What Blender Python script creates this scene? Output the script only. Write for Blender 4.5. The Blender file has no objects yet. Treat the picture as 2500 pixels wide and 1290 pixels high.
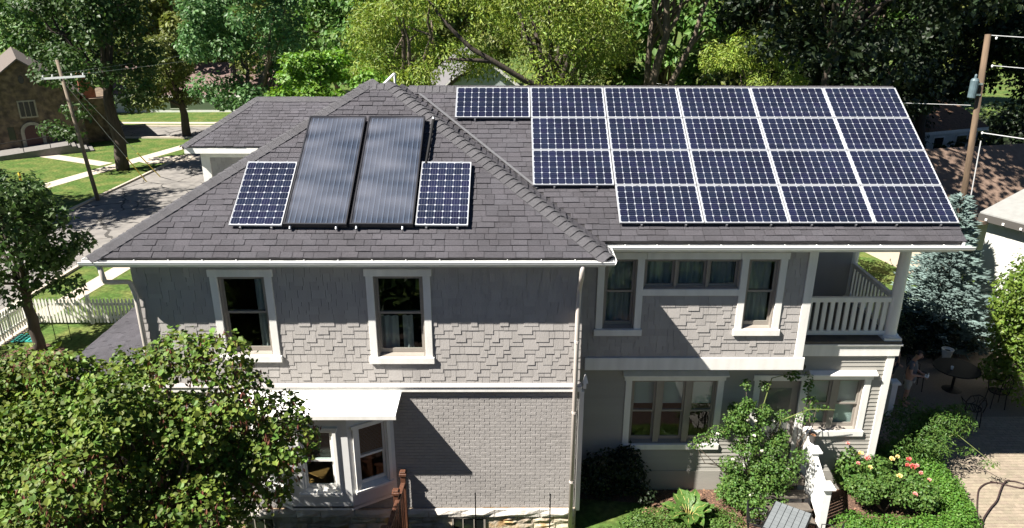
import bpy, math, random
import numpy as np
from mathutils import Vector, Matrix

random.seed(7); RNG = np.random.default_rng(11)
R = math.radians
scene = bpy.context.scene
C = scene.collection

# ------------------------------------------------------------------ camera, sky, sun, exposure
cam_data = bpy.data.cameras.new('camera'); cam = bpy.data.objects.new('camera', cam_data); C.objects.link(cam)
scene.camera = cam
cam_data.sensor_width = 36.0; cam_data.lens = 25.92; cam_data.clip_end = 3000; cam_data.clip_start = .1
_y, _p, _r = R(.4115), R(20.765), R(.137)
_f = Vector((math.sin(_y)*math.cos(_p), math.cos(_y)*math.cos(_p), -math.sin(_p)))
_rt = Vector((math.cos(_y), -math.sin(_y), 0)); _up = _rt.cross(_f)
_r2 = _rt*math.cos(_r) + _up*math.sin(_r); _u2 = _up*math.cos(_r) - _rt*math.sin(_r)
_m = Matrix((_r2, _u2, -_f)).transposed().to_4x4(); _m.translation = (1.1515, -17.1017, 11.1813)
cam.matrix_world = _m
CAM = Vector((1.1515, -17.1017, 11.1813))

SUN = Vector((-2.08, -1.0, 2.64)).normalized()          # towards the sun
world = bpy.data.worlds.new('World'); scene.world = world; world.use_nodes = True
wn = world.node_tree.nodes; wl = world.node_tree.links
sky = wn.new('ShaderNodeTexSky'); sky.sky_type = 'NISHITA'; sky.sun_disc = False
sky.sun_elevation = math.asin(SUN.z); sky.sun_rotation = math.atan2(SUN.x, SUN.y)
sky.air_density = .28; sky.dust_density = .03; sky.ozone_density = 2.5
wn['Background'].inputs['Strength'].default_value = 0.06
wl.new(sky.outputs['Color'], wn['Background'].inputs['Color'])
sun_data = bpy.data.lights.new('sun', 'SUN'); sun = bpy.data.objects.new('sun', sun_data); C.objects.link(sun)
sun_data.energy = 5.0; sun_data.angle = R(.53); sun_data.color = (1, .952, .87)
sun.rotation_euler = (-SUN).to_track_quat('-Z', 'Y').to_euler()
scene.view_settings.view_transform = 'Standard'; scene.view_settings.look = 'None'
scene.view_settings.exposure = 1.5; scene.view_settings.gamma = 1.0
scene.cycles.max_bounces = 6; scene.cycles.transparent_max_bounces = 8; scene.cycles.use_denoising = True

# ------------------------------------------------------------------ helpers
def tag(o, label=None, cat=None, group=None, kind=None):
    if label: o['label'] = label
    if cat: o['category'] = cat
    if group: o['group'] = group
    if kind: o['kind'] = kind
    return o
def thing(name, label, cat, loc=(0, 0, 0), group=None):
    o = bpy.data.objects.new(name, None); C.objects.link(o); o.location = loc; o.empty_display_size = .2
    return tag(o, label, cat, group)
def rootloc(p):
    if p is None: return Vector((0, 0, 0))
    while p.parent: p = p.parent
    return Vector(p.location)
def addobj(name, me, parent=None):
    o = bpy.data.objects.new(name, me); C.objects.link(o)
    if parent: o.parent = parent
    return o
def copy_tree(o, loc=None, rz=None, sc=None, parent=None, label=None):
    c = o.copy(); C.objects.link(c); c.parent = parent
    if loc is not None: c.location = loc
    if rz is not None: c.rotation_euler.z = rz
    if sc is not None: c.scale = sc
    if label: c['label'] = label
    for ch in o.children: copy_tree(ch, parent=c)
    return c
class Frame:
    def __init__(s, O=(0, 0, 0), u=(1, 0, 0), w=(0, 1, 0), z=(0, 0, 1)):
        s.O = Vector(O); s.u = Vector(u).normalized(); s.w = Vector(w).normalized(); s.z = Vector(z).normalized()
    def __call__(s, p): return s.O + s.u*p[0] + s.w*p[1] + s.z*p[2]
    def mat(s, a, b, c, sx, sy, sz):
        m = Matrix((s.u*sx, s.w*sy, s.z*sz)).transposed().to_4x4(); m.translation = s((a, b, c)); return m
class MB:
    def __init__(s, fr=None): s.v = []; s.f = []; s.fr = fr
    def add(s, pts, faces):
        b = len(s.v)
        s.v += [tuple(s.fr(p)) if s.fr else tuple(p) for p in pts]
        s.f += [tuple(b+i for i in f) for f in faces]; return s
    BF = [(0, 3, 2, 1), (4, 5, 6, 7), (0, 1, 5, 4), (1, 2, 6, 5), (2, 3, 7, 6), (3, 0, 4, 7)]
    def box(s, x0, x1, y0, y1, z0, z1):
        return s.add([(x0, y0, z0), (x1, y0, z0), (x1, y1, z0), (x0, y1, z0), (x0, y0, z1), (x1, y0, z1), (x1, y1, z1), (x0, y1, z1)], s.BF)
    def hexa(s, p): return s.add(p, s.BF)
    def prism(s, poly, off):
        n = len(poly); off = Vector(off); q = [Vector(p) for p in poly]
        return s.add(q + [p+off for p in q], [tuple(range(n))[::-1], tuple(range(n, 2*n))] + [(i, (i+1) % n, n+(i+1) % n, n+i) for i in range(n)])
    def tube(s, path, r, n=8, cap=True, flat=1.0):
        P = [Vector(p) for p in path]; rr = r if isinstance(r, (list, tuple)) else [r]*len(P)
        vs = []; prev = None
        for i, p in enumerate(P):
            d = (P[min(i+1, len(P)-1)] - P[max(i-1, 0)]).normalized()
            if prev is None:
                a = d.cross(Vector((0, 0, 1)))
                if a.length < 1e-3: a = Vector((1, 0, 0))
            else: a = prev - d*prev.dot(d)
            a.normalize(); prev = a; b = d.cross(a)
            for k in range(n):
                t = 2*math.pi*k/n; vs.append(p + (a*math.cos(t)*flat + b*math.sin(t))*rr[i])
        fs = []
        for i in range(len(P)-1):
            for k in range(n): fs.append((i*n+k, i*n+(k+1) % n, (i+1)*n+(k+1) % n, (i+1)*n+k))
        if cap: fs += [tuple(range(n))[::-1], tuple(range((len(P)-1)*n, len(P)*n))]
        return s.add(vs, fs)
    def lathe(s, prof, c, n=16):
        vs = []; fs = []; c = Vector(c)
        for r, z in prof:
            for k in range(n): t = 2*math.pi*k/n; vs.append(c + Vector((r*math.cos(t), r*math.sin(t), z)))
        for i in range(len(prof)-1):
            for k in range(n): fs.append((i*n+k, i*n+(k+1) % n, (i+1)*n+(k+1) % n, (i+1)*n+k))
        fs += [tuple(range(n))[::-1], tuple(range((len(prof)-1)*n, len(prof)*n))]
        return s.add(vs, fs)
    def mesh(s, name, mat=None, rel=Vector((0, 0, 0)), smooth=False):
        me = bpy.data.meshes.new(name)
        me.from_pydata([(a-rel.x, b-rel.y, c-rel.z) for a, b, c in s.v], [], s.f); me.update()
        if mat: me.materials.append(mat)
        if smooth: me.polygons.foreach_set('use_smooth', [True]*len(me.polygons))
        return me
    def build(s, name, mat, parent=None, smooth=False, bevel=0, **kw):
        o = addobj(name, s.mesh(name, mat, rootloc(parent), smooth), parent)
        if bevel:
            b = o.modifiers.new('bevel', 'BEVEL'); b.width = bevel; b.segments = 1; b.limit_method = 'ANGLE'
        return tag(o, **kw)
def bx(name, mat, parent, *b, fr=None, bevel=0, **kw): return MB(fr).box(*b).build(name, mat, parent, bevel=bevel, **kw)
def inst(name, me, parent, M):
    o = addobj(name, me, parent); o.matrix_local = Matrix.Translation(-rootloc(parent)) @ M; return o
def npmesh(name, V, F, mat, smooth=False):                # V (n,3), F (m,k) arrays
    me = bpy.data.meshes.new(name); V = np.asarray(V, np.float32); F = np.asarray(F, np.int32); m, k = F.shape
    me.vertices.add(len(V)); me.vertices.foreach_set('co', V.ravel())
    me.loops.add(m*k); me.loops.foreach_set('vertex_index', F.ravel())
    me.polygons.add(m); me.polygons.foreach_set('loop_start', np.arange(0, m*k, k, dtype=np.int32))
    me.update(calc_edges=True); me.validate()
    if mat: me.materials.append(mat)
    me.polygons.foreach_set('use_smooth', np.full(m, smooth)); me.update()
    return me
def unit(name, mat, top=1.0, inset=0.0):                   # unit piece, x 0..1, y 0..1, z 0..1 (thinner towards y=1 if top<1)
    i = inset
    b = MB().hexa([(0, 0, 0), (1, 0, 0), (1, 1, 0), (0, 1, 0), (i, i, 1), (1-i, i, 1), (1-i, 1-i, top), (i, 1-i, top)])
    return b.mesh(name, mat)
def pieces(name, parent, me, mats, score=None, limit=300, rest=None):
    """up to `limit` pieces as objects sharing one mesh, the others joined into one part"""
    idx = sorted(range(len(mats)), key=(lambda i: -score[i]) if score else (lambda i: i))
    for i in idx[:limit]: inst(name, me, parent, mats[i])
    if len(idx) > limit:
        uv = np.array([v.co[:] for v in me.vertices]); uf = [tuple(p.vertices) for p in me.polygons]; uf = np.array(uf)
        Vs = []; Fs = []; rl = rootloc(parent)
        for k, i in enumerate(idx[limit:]):
            m = np.array(mats[i]); Vs.append(uv @ m[:3, :3].T + m[:3, 3] - np.array(rl)); Fs.append(uf + k*len(uv))
        o = addobj(rest or name, npmesh(name, np.concatenate(Vs), np.concatenate(Fs), me.materials[0]), parent); o['kind'] = 'stuff'

# ------------------------------------------------------------------ materials
def mat(name, col, rough=.6, metal=0., var=0., vscale=6., bump=0., bscale=60., island=0., spec=.5, trans=0., hue=0., col2=None, c2scale=2., c2lo=.45, c2hi=.6, stretch=None, coat=0.):
    m = bpy.data.materials.new(name); m.use_nodes = True; N = m.node_tree.nodes; L = m.node_tree.links
    p = N['Principled BSDF']; out = N['Material Output']
    p.inputs['Roughness'].default_value = rough; p.inputs['Metallic'].default_value = metal
    p.inputs['Specular IOR Level'].default_value = spec; p.inputs['Coat Weight'].default_value = coat
    p.inputs['Base Color'].default_value = (*col, 1)
    src = None
    if var or island or bump or col2:
        tc = N.new('ShaderNodeTexCoord'); geo = N.new('ShaderNodeNewGeometry')
        vec = geo.outputs['Position']
        if stretch:
            mp = N.new('ShaderNodeMapping'); mp.inputs['Scale'].default_value = stretch; L.new(vec, mp.inputs[0]); vec = mp.outputs[0]
    rgb = N.new('ShaderNodeRGB'); rgb.outputs[0].default_value = (*col, 1); cur = rgb.outputs[0]
    if col2:
        n2 = N.new('ShaderNodeTexNoise'); n2.inputs['Scale'].default_value = c2scale; n2.inputs['Detail'].default_value = 5; L.new(vec, n2.inputs['Vector'])
        mr = N.new('ShaderNodeMapRange'); mr.inputs[1].default_value = c2lo; mr.inputs[2].default_value = c2hi; L.new(n2.outputs[0], mr.inputs[0])
        mx = N.new('ShaderNodeMix'); mx.data_type = 'RGBA'; mx.inputs[7].default_value = (*col2, 1); L.new(mr.outputs[0], mx.inputs[0]); L.new(cur, mx.inputs[6]); cur = mx.outputs[2]
    if var or island or hue:
        hs = N.new('ShaderNodeHueSaturation'); L.new(cur, hs.inputs['Color']); cur = hs.outputs[0]
        val = None
        if var:
            nt = N.new('ShaderNodeTexNoise'); nt.inputs['Scale'].default_value = vscale; nt.inputs['Detail'].default_value = 6; L.new(vec, nt.inputs['Vector'])
            mr = N.new('ShaderNodeMapRange'); mr.inputs[1].default_value = .3; mr.inputs[2].default_value = .7; mr.inputs[3].default_value = 1-var; mr.inputs[4].default_value = 1+var
            L.new(nt.outputs[0], mr.inputs[0]); val = mr.outputs[0]
        if island or hue:
            oi = N.new('ShaderNodeObjectInfo'); ad = N.new('ShaderNodeMath'); ad.operation = 'ADD'
            L.new(geo.outputs['Random Per Island'], ad.inputs[0]); L.new(oi.outputs['Random'], ad.inputs[1])
            fr = N.new('ShaderNodeMath'); fr.operation = 'FRACT'; L.new(ad.outputs[0], fr.inputs[0])
            if island:
                mr = N.new('ShaderNodeMapRange'); mr.inputs[3].default_value = 1-island; mr.inputs[4].default_value = 1+island; L.new(fr.outputs[0], mr.inputs[0])
                if val is not None:
                    mu = N.new('ShaderNodeMath'); mu.operation = 'MULTIPLY'; L.new(val, mu.inputs[0]); L.new(mr.outputs[0], mu.inputs[1]); val = mu.outputs[0]
                else: val = mr.outputs[0]
            if hue:
                m3 = N.new('ShaderNodeMath'); m3.operation = 'MULTIPLY'; m3.inputs[1].default_value = 7.31; L.new(fr.outputs[0], m3.inputs[0])
                f3 = N.new('ShaderNodeMath'); f3.operation = 'FRACT'; L.new(m3.outputs[0], f3.inputs[0])
                mr = N.new('ShaderNodeMapRange'); mr.inputs[3].default_value = .5-hue; mr.inputs[4].default_value = .5+hue; L.new(f3.outputs[0], mr.inputs[0]); L.new(mr.outputs[0], hs.inputs['Hue'])
        if val is not None: L.new(val, hs.inputs['Value'])
    L.new(cur, p.inputs['Base Color'])
    if bump:
        nb = N.new('ShaderNodeTexNoise'); nb.inputs['Scale'].default_value = bscale; nb.inputs['Detail'].default_value = 4; L.new(vec, nb.inputs['Vector'])
        bp = N.new('ShaderNodeBump'); bp.inputs['Strength'].default_value = bump; bp.inputs['Distance'].default_value = .02
        L.new(nb.outputs[0], bp.inputs['Height']); L.new(bp.outputs[0], p.inputs['Normal'])
    if trans:
        tr = N.new('ShaderNodeBsdfTranslucent'); mx = N.new('ShaderNodeMixShader'); mx.inputs[0].default_value = trans
        g = N.new('ShaderNodeHueSaturation'); g.inputs['Value'].default_value = 1.3; g.inputs['Saturation'].default_value = 1.1; L.new(cur, g.inputs['Color'])
        L.new(g.outputs[0], tr.inputs['Color']); L.new(p.outputs[0], mx.inputs[1]); L.new(tr.outputs[0], mx.inputs[2]); L.new(mx.outputs[0], out.inputs['Surface'])
    return m
def glass(name, tint=(.8, .85, .85), haze=None, ior=1.65):
    m = bpy.data.materials.new(name); m.use_nodes = True; N = m.node_tree.nodes; L = m.node_tree.links
    N.remove(N['Principled BSDF']); out = N['Material Output']
    t = N.new('ShaderNodeBsdfTransparent'); t.inputs[0].default_value = (*tint, 1)
    g = N.new('ShaderNodeBsdfGlossy'); g.inputs['Roughness'].default_value = .02
    f = N.new('ShaderNodeFresnel'); f.inputs[0].default_value = ior
    base = t.outputs[0]
    if haze:
        d = N.new('ShaderNodeBsdfDiffuse'); d.inputs[0].default_value = (*haze, 1)
        tc = N.new('ShaderNodeTexCoord')
        # condensation bands lying across the panel
        mp = N.new('ShaderNodeMapping'); mp.inputs['Scale'].default_value = (.55, 1.5, 1); L.new(tc.outputs['Object'], mp.inputs[0])
        n = N.new('ShaderNodeTexNoise'); n.inputs['Scale'].default_value = 1.2; n.inputs['Detail'].default_value = 1.2; L.new(mp.outputs[0], n.inputs['Vector'])
        mr = N.new('ShaderNodeMapRange'); mr.inputs[1].default_value = .36; mr.inputs[2].default_value = .66; mr.inputs[3].default_value = .04; mr.inputs[4].default_value = .26; L.new(n.outputs[0], mr.inputs[0])
        n3 = N.new('ShaderNodeTexNoise'); n3.inputs['Scale'].default_value = 90; L.new(tc.outputs['Object'], n3.inputs['Vector'])
        mu = N.new('ShaderNodeMath'); mu.operation = 'MULTIPLY'; L.new(mr.outputs[0], mu.inputs[0])
        mr3 = N.new('ShaderNodeMapRange'); mr3.inputs[3].default_value = .6; mr3.inputs[4].default_value = 1.2; L.new(n3.outputs[0], mr3.inputs[0]); L.new(mr3.outputs[0], mu.inputs[1])
        mh = N.new('ShaderNodeMixShader'); L.new(mu.outputs[0], mh.inputs[0]); L.new(base, mh.inputs[1]); L.new(d.outputs[0], mh.inputs[2]); base = mh.outputs[0]
    ge = N.new('ShaderNodeNewGeometry'); iv = N.new('ShaderNodeMath'); iv.operation = 'SUBTRACT'; iv.inputs[0].default_value = 1; L.new(ge.outputs['Backfacing'], iv.inputs[1])
    fm = N.new('ShaderNodeMath'); fm.operation = 'MULTIPLY'; L.new(f.outputs[0], fm.inputs[0]); L.new(iv.outputs[0], fm.inputs[1])   # reflect on the outer face only
    mx = N.new('ShaderNodeMixShader'); L.new(fm.outputs[0], mx.inputs[0]); L.new(base, mx.inputs[1]); L.new(g.outputs[0], mx.inputs[2]); L.new(mx.outputs[0], out.inputs['Surface'])
    return m
def cellmat(name, col, horiz):
    m = mat(name, col, rough=.16, spec=.5, coat=.6, island=.16, hue=.012, var=.3, vscale=1.1)
    N = m.node_tree.nodes; L = m.node_tree.links; p = N['Principled BSDF']
    tc = N.new('ShaderNodeTexCoord'); sp = N.new('ShaderNodeSeparateXYZ'); L.new(tc.outputs['Object'], sp.inputs[0])
    a = N.new('ShaderNodeMath'); a.operation = 'PINGPONG'; a.inputs[1].default_value = .0265; L.new(sp.outputs[1 if horiz else 0], a.inputs[0])
    c = N.new('ShaderNodeMath'); c.operation = 'GREATER_THAN'; c.inputs[1].default_value = .0250 if not horiz else .0252; L.new(a.outputs[0], c.inputs[0])
    k = N.new('ShaderNodeMath'); k.operation = 'MULTIPLY'; k.inputs[1].default_value = .22 if not horiz else .15; L.new(c.outputs[0], k.inputs[0])
    src = p.inputs['Base Color'].links[0].from_socket
    mx = N.new('ShaderNodeMix'); mx.data_type = 'RGBA'; mx.inputs[7].default_value = (.5, .52, .58, 1)
    L.new(k.outputs[0], mx.inputs[0]); L.new(src, mx.inputs[6]); L.new(mx.outputs[2], p.inputs['Base Color'])
    p.inputs['Coat Roughness'].default_value = .05
    return m

m_white = mat('white_paint', (.74, .725, .69), .5, var=.08, vscale=2.2, bump=.08, bscale=30, stretch=(2.5, 2.5, .5))
m_gutter = mat('gutter_white', (.8, .8, .78), .35, var=.05, vscale=2)
m_sash = mat('taupe_sash', (.27, .24, .21), .5, var=.04)
m_siding = mat('grey_shingle_siding', (.352, .331, .316), .75, var=.06, vscale=2.5, island=.065, bump=.25, bscale=90, stretch=(1, 1, .15))
m_clap = mat('grey_clapboard', (.33, .315, .285), .6, var=.05, vscale=3, island=.03, bump=.12, bscale=60, stretch=(.1, 1, 1))
m_brick = mat('painted_grey_brick', (.335, .316, .303), .7, col2=(.295, .278, .266), c2scale=.9, c2lo=.5, c2hi=.68, var=.06, vscale=9, island=.03, bump=.3, bscale=45)
m_mortar = mat('painted_mortar', (.31, .295, .29), .85, var=.08, bump=.4, bscale=70)
m_stone = mat('limestone', (.46, .40, .30), .85, var=.22, vscale=7, island=.22, hue=.02, bump=.9, bscale=18, col2=(.40, .27, .12), c2scale=3.2, c2lo=.52, c2hi=.66)
m_stonecap = mat('pale_limestone', (.56, .52, .47), .85, var=.15, vscale=6, island=.08, bump=1.0, bscale=16)
m_roof = mat('charcoal_roof_shingle', (.072, .068, .076), .9, var=.14, vscale=40, island=.13, hue=.015, bump=.8, bscale=420, spec=.3, col2=(.094, .089, .101), c2scale=.9, c2lo=.35, c2hi=.7)
m_cap = mat('hip_cap_shingle', (.100, .097, .104), .9, var=.14, vscale=40, island=.09, bump=.8, bscale=420, spec=.3)
m_roofdeck = mat('roof_underlay', (.03, .028, .03), .95)
m_flash = mat('grey_flashing', (.20, .20, .21), .45, metal=.4, var=.1)
m_frame = mat('panel_aluminium', (.46, .47, .49), .35, metal=.25, var=.03)
m_back = mat('white_backsheet', (.36, .38, .42), .25, coat=.5)
m_cell_h = cellmat('monocrystalline_cell', (.0078, .010, .0255), True)
m_cell_v = cellmat('striped_solar_cell', (.011, .0135, .031), False)
m_alu = mat('raw_aluminium', (.55, .56, .57), .35, metal=.8)
m_black = mat('black_metal', (.012, .012, .013), .7, spec=.2)
m_bronze = mat('collector_bronze', (.03, .03, .035), .4, metal=.3)
m_absorb = mat('absorber_plate', (.042, .050, .068), .35)
m_glass = glass('window_glass')
m_cglass = glass('collector_glass', tint=(.8, .85, .9), haze=(.30, .30, .345))
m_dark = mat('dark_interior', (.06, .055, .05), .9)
m_wood = mat('oak_floor', (.42, .22, .07), .35, var=.2, vscale=12, stretch=(1, 8, 1))
m_curtain = mat('white_curtain', (.62, .62, .58), .9, trans=.3)
m_shade = mat('roller_shade', (.70, .74, .70), .9, trans=.15)
m_deck = mat('balcony_deck', (.10, .085, .07), .7, var=.2)
m_grass = mat('lawn_grass', (.066, .115, .026), .95, var=.45, vscale=7, bump=1.0, bscale=70, spec=.1, col2=(.135, .15, .045), c2scale=1.1, c2lo=.42, c2hi=.68)
m_road = mat('asphalt', (.20, .185, .17), .9, var=.12, vscale=2.5, bump=.3, bscale=150, col2=(.15, .14, .13), c2scale=.9, c2lo=.5, c2hi=.62)
_n = m_road.node_tree.nodes; _l = m_road.node_tree.links; _g = _n.new('ShaderNodeNewGeometry'); _v = _n.new('ShaderNodeTexVoronoi'); _v.feature = 'DISTANCE_TO_EDGE'; _v.inputs['Scale'].default_value = .42
_nz = _n.new('ShaderNodeTexNoise'); _nz.inputs['Scale'].default_value = 1.5; _vm = _n.new('ShaderNodeVectorMath'); _vm.operation = 'MULTIPLY_ADD'; _vm.inputs[1].default_value = (.6, .6, 0); _l.new(_g.outputs['Position'], _nz.inputs['Vector']); _l.new(_nz.outputs['Color'], _vm.inputs[0]); _l.new(_g.outputs['Position'], _vm.inputs[2]); _l.new(_vm.outputs[0], _v.inputs['Vector'])
_lt = _n.new('ShaderNodeMath'); _lt.operation = 'LESS_THAN'; _lt.inputs[1].default_value = .016; _l.new(_v.outputs['Distance'], _lt.inputs[0]); _p2 = _n['Principled BSDF']; _s2 = _p2.inputs['Base Color'].links[0].from_socket
_mx = _n.new('ShaderNodeMix'); _mx.data_type = 'RGBA'; _mx.inputs[7].default_value = (.06, .055, .05, 1); _l.new(_lt.outputs[0], _mx.inputs[0]); _l.new(_s2, _mx.inputs[6]); _l.new(_mx.outputs[2], _p2.inputs['Base Color'])   # tar filled cracks
m_conc = mat('concrete', (.44, .38, .31), .9, var=.1, vscale=2, bump=.2, bscale=80)
m_paver = mat('tan_paver', (.25, .208, .155), .9, var=.12, vscale=10, island=.12, hue=.01, bump=.3, bscale=80)
m_joint = mat('paver_joint', (.16, .13, .10), .95, var=.2, vscale=40)
m_mulch = mat('brown_mulch', (.10, .056, .038), .95, var=.5, vscale=30, bump=1.0, bscale=60, col2=(.18, .105, .068), c2scale=25, c2lo=.5, c2hi=.7)
m_bark = mat('grey_brown_bark', (.11, .085, .062), .95, var=.35, vscale=9, bump=1.0, bscale=20, stretch=(1, 1, .25))
m_barkd = mat('dark_bark', (.055, .042, .032), .95, var=.3, vscale=9, bump=1.0, bscale=20, stretch=(1, 1, .25))
m_pole = mat('weathered_pole', (.105, .07, .043), .85, var=.5, vscale=4, bump=.5, bscale=30, stretch=(2, 2, .2))
m_polegrey = mat('grey_weathered_pole', (.17, .135, .10), .9, var=.3, vscale=4, bump=.5, bscale=30, stretch=(2, 2, .2))
m_redwood = mat('stained_brown_fence', (.10, .042, .024), .5, var=.3, vscale=7, bump=.4, bscale=40, stretch=(3, 3, .4))
m_terra = mat('terracotta_soil', (.33, .16, .08), .9, var=.3)
m_wire = mat('pale_wire', (.5, .5, .5), .5)
# ------------------------------------------------------------------ ground, street, paving
def sheetpoly(name, pts, z, mt, h=0., **kw):
    b = MB()
    if h: b.prism([(x, y, z) for x, y in pts], (0, 0, h))
    else: b.add([(x, y, z) for x, y in pts], [tuple(range(len(pts)))])
    return b.build(name, mt, **kw)
G = MB(); xs = [-900, -300, -120, -60, -35, -20, 0, 20, 40, 80, 150, 400, 900]; ys = [-120, -60, -30, -15, 0, 15, 30, 50, 80, 140, 300, 700, 1500]
def gz(x, y):
    h = 0
    if y > 60: h += min((y-60)*.006, 3)
    return h
G.add([(x, y, gz(x, y)) for y in ys for x in xs], [(j*13+i, j*13+i+1, j*13+i+14, j*13+i+13) for j in range(12) for i in range(12)])
G.build('ground', m_grass, kind='structure')
def strip(name, a, c, off0, off1, z, mt, h=0):
    a, c = Vector((*a, 0)), Vector((*c, 0)); d = (c-a).normalized(); n = Vector((d.y, -d.x, 0))
    p = [a+n*off0, a+n*off1, c+n*off1, c+n*off0]
    return sheetpoly(name, [(q.x, q.y) for q in p], z, mt, h, kind='structure')
SA, SB = (-20.9, -14), (-18.3, 36.8)                                   # centre line of the side street
strip('road', SA, SB, -2.6, 2.6, .004, m_road)
strip('kerb', SA, SB, -2.75, -2.6, -.02, m_conc, .12); strip('kerb', SA, SB, 2.6, 2.75, -.02, m_conc, .12)
strip('pavement', (-17.6, -10), (-14.9, 13), -.4, .4, .012, m_conc)
strip('pavement', (-15.0, 13), (-13.0, 36), -.4, .4, .012, m_conc)
strip('pavement', (-27.6, 20.5), (-21.8, 39.0), -.55, .55, .012, m_conc)
strip('pavement', (-30.8, 33.6), (-25.3, 30.9), -.5, .5, .016, m_conc)
sheetpoly('driveway_apron', [(-24.4, 32.3), (-20.9, 33.9), (-19.9, 32.3), (-22.6, 31.0)], .02, m_conc, kind='structure')
strip('road', (-60, 42.4), (60, 42.2), -2.3, 2.3, .006, m_road)
strip('kerb', (-60, 39.9), (60, 39.7), -.12, .12, -.02, m_conc, .13); strip('kerb', (-60, 44.9), (60, 44.7), -.15, .15, -.02, m_conc, .14)
strip('pavement', (-60, 46.6), (60, 46.4), -.4, .4, .012, m_conc)
# patio of tan pavers
pat = sheetpoly('patio', [(10.2, -7.5), (19, -7.5), (19, 5.5), (9.72, 5.5), (9.72, -2.4), (11.1, -2.4), (11.5, -4.0)], .006, m_joint, kind='structure')
pv_m = []
ang = R(0)
for j in range(64):
    y = -6.5+j*.108*1.0
    for i in range(44):
        x = 10.6+i*.212+(.106 if j % 2 else 0)
        if y > -2.4 or x > 11.15-(y+2.4)*-.0: pv_m.append(Frame((0, 0, 0)).mat(x, y, .008, .204, .100, .010+random.uniform(0, .003)))
pieces('paver', pat, unit('paver', m_paver, 1, .012), pv_m, [-(m.translation-Vector((12.6, -3, 0))).length for m in pv_m], 300, 'paver_field')
# garden bed in front of the right wing and mulch round the young tree
def blob(c, rx, ry, n=28, j=.12, seed=1):
    rr = random.Random(seed); return [(c[0]+rx*math.cos(t)*(1+rr.uniform(-j, j)), c[1]+ry*math.sin(t)*(1+rr.uniform(-j, j))) for t in [2*math.pi*k/n for k in range(n)]]
sheetpoly('mulch_bed', [(2.7, -2.7), (9.7, -2.7), (11.2, -2.4), (11.5, -3.6), (10.9, -4.9), (8.2, -5.0), (6.3, -4.2), (5.6, -3.9), (4.4, -3.2), (2.7, -3.0)], .008, m_mulch, kind='structure')
sheetpoly('mulch_ring', blob((-14.05, 4.0), 1.0, .85, seed=4), .010, m_mulch, kind='structure')
sheetpoly('path', [(6.2, -5.0), (8.3, -4.9), (8.3, -9), (6.2, -9)], .012, mat('stone_path', (.34, .32, .28), .9, var=.2, vscale=4), kind='structure')
sheetpoly('garden_bed', [(-8, -5.2), (2.6, -5.1), (6.0, -5.2), (10, -5.4), (10.2, -14), (-8, -14)], .006, mat('darkened_garden_soil', (.055, .034, .027), .95, var=.4, vscale=8), kind='structure')  # unseen bed mirrored in the panes, colour darkened to cut bounce on walls
# loose mulch chips
rg = np.random.default_rng(3); CHN = 5200
CHP = np.column_stack([rg.uniform(4.2, 7.0, CHN), rg.uniform(-4.4, -2.72, CHN), np.full(CHN, .015)])
CHP[:1700, 0] = -14.05+rg.normal(0, .42, 1700); CHP[:1700, 1] = 4.0+rg.normal(0, .34, 1700); CHP[1700:2600, 0] = rg.uniform(8.9, 10.3, 900); CHP[1700:2600, 1] = rg.uniform(-4.6, -3.4, 900)
# ------------------------------------------------------------------ the house
house = thing('house', 'two storey grey house with white trim, solar panels on its charcoal shingle roof', 'house', (1.5, -.5, 0))
FL = Frame((0, -4.0, 0)); FU = Frame((0, -3.18, 0)); FD = Frame((0, -2.65, 0))

def wall(name, mt, parent, fr, x0, x1, z0, z1, ops=(), t=.16):
    b = MB(fr); xs = sorted({x0, x1, *[v for o in ops for v in o[:2]]})
    for a, c in zip(xs, xs[1:]):
        cuts = sorted([(o[2], o[3]) for o in ops if o[0] <= a+1e-6 and o[1] >= c-1e-6]); z = z0
        for q0, q1 in cuts:
            if q0 > z: b.box(a, c, 0, t, z, q0)
            z = q1
        if z < z1: b.box(a, c, 0, t, z, z1)
    return b.build(name, mt, parent)
def segs(x0, x1, zb, zt, ops):
    S = [(x0, x1, zb, zt)]
    for o in ops:
        T = []
        for a, c, p, q in S:
            if o[1] <= a or o[0] >= c or o[3] <= p or o[2] >= q: T.append((a, c, p, q)); continue
            if a < o[0]: T.append((a, o[0], p, q))
            if c > o[1]: T.append((o[1], c, p, q))
            m, n = max(a, o[0]), min(c, o[1])
            if o[2] > p+.015: T.append((m, n, p, o[2]))
            if q > o[3]+.015: T.append((m, n, o[3], q))
        S = T
    return S
def pfr(fr): return Frame(fr.O, fr.u, fr.z, -fr.w)          # piece frame: along, up, outwards
def siding(fr, x0, x1, z0, z1, ops, rh, w0, w1, drop=.08, th=.019):
    P = pfr(fr); out = []; k = 0; z = z0
    while z < z1-.02:
        zt = min(z+rh, z1); x = x0; cuts = [x0]
        while cuts[-1] < x1: cuts.append(min(x1, cuts[-1]+random.uniform(w0, w1)))
        if len(cuts) > 2 and cuts[-1]-cuts[-2] < .05: cuts.pop(-2)
        for i, (a, c) in enumerate(zip(cuts, cuts[1:])):
            d = drop*random.choice((0, 1, 1, .95)) if (i+k) % 2 else 0
            if k == 0: d = 0
            for p in segs(a, c, z-d, zt, ops):
                if p[1]-p[0] < .012: continue
                h = p[3]-p[2]+(.03 if p[3] == zt else 0)
                out.append(P.mat(p[0]+.003, p[2], 0, p[1]-p[0]-.006, h, th*random.uniform(.85, 1.15)*(1.25 if d else 1)))
        z = zt; k += 1
    return out
def camscore(ms): return [-(m.translation-CAM).length for m in ms]
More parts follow.
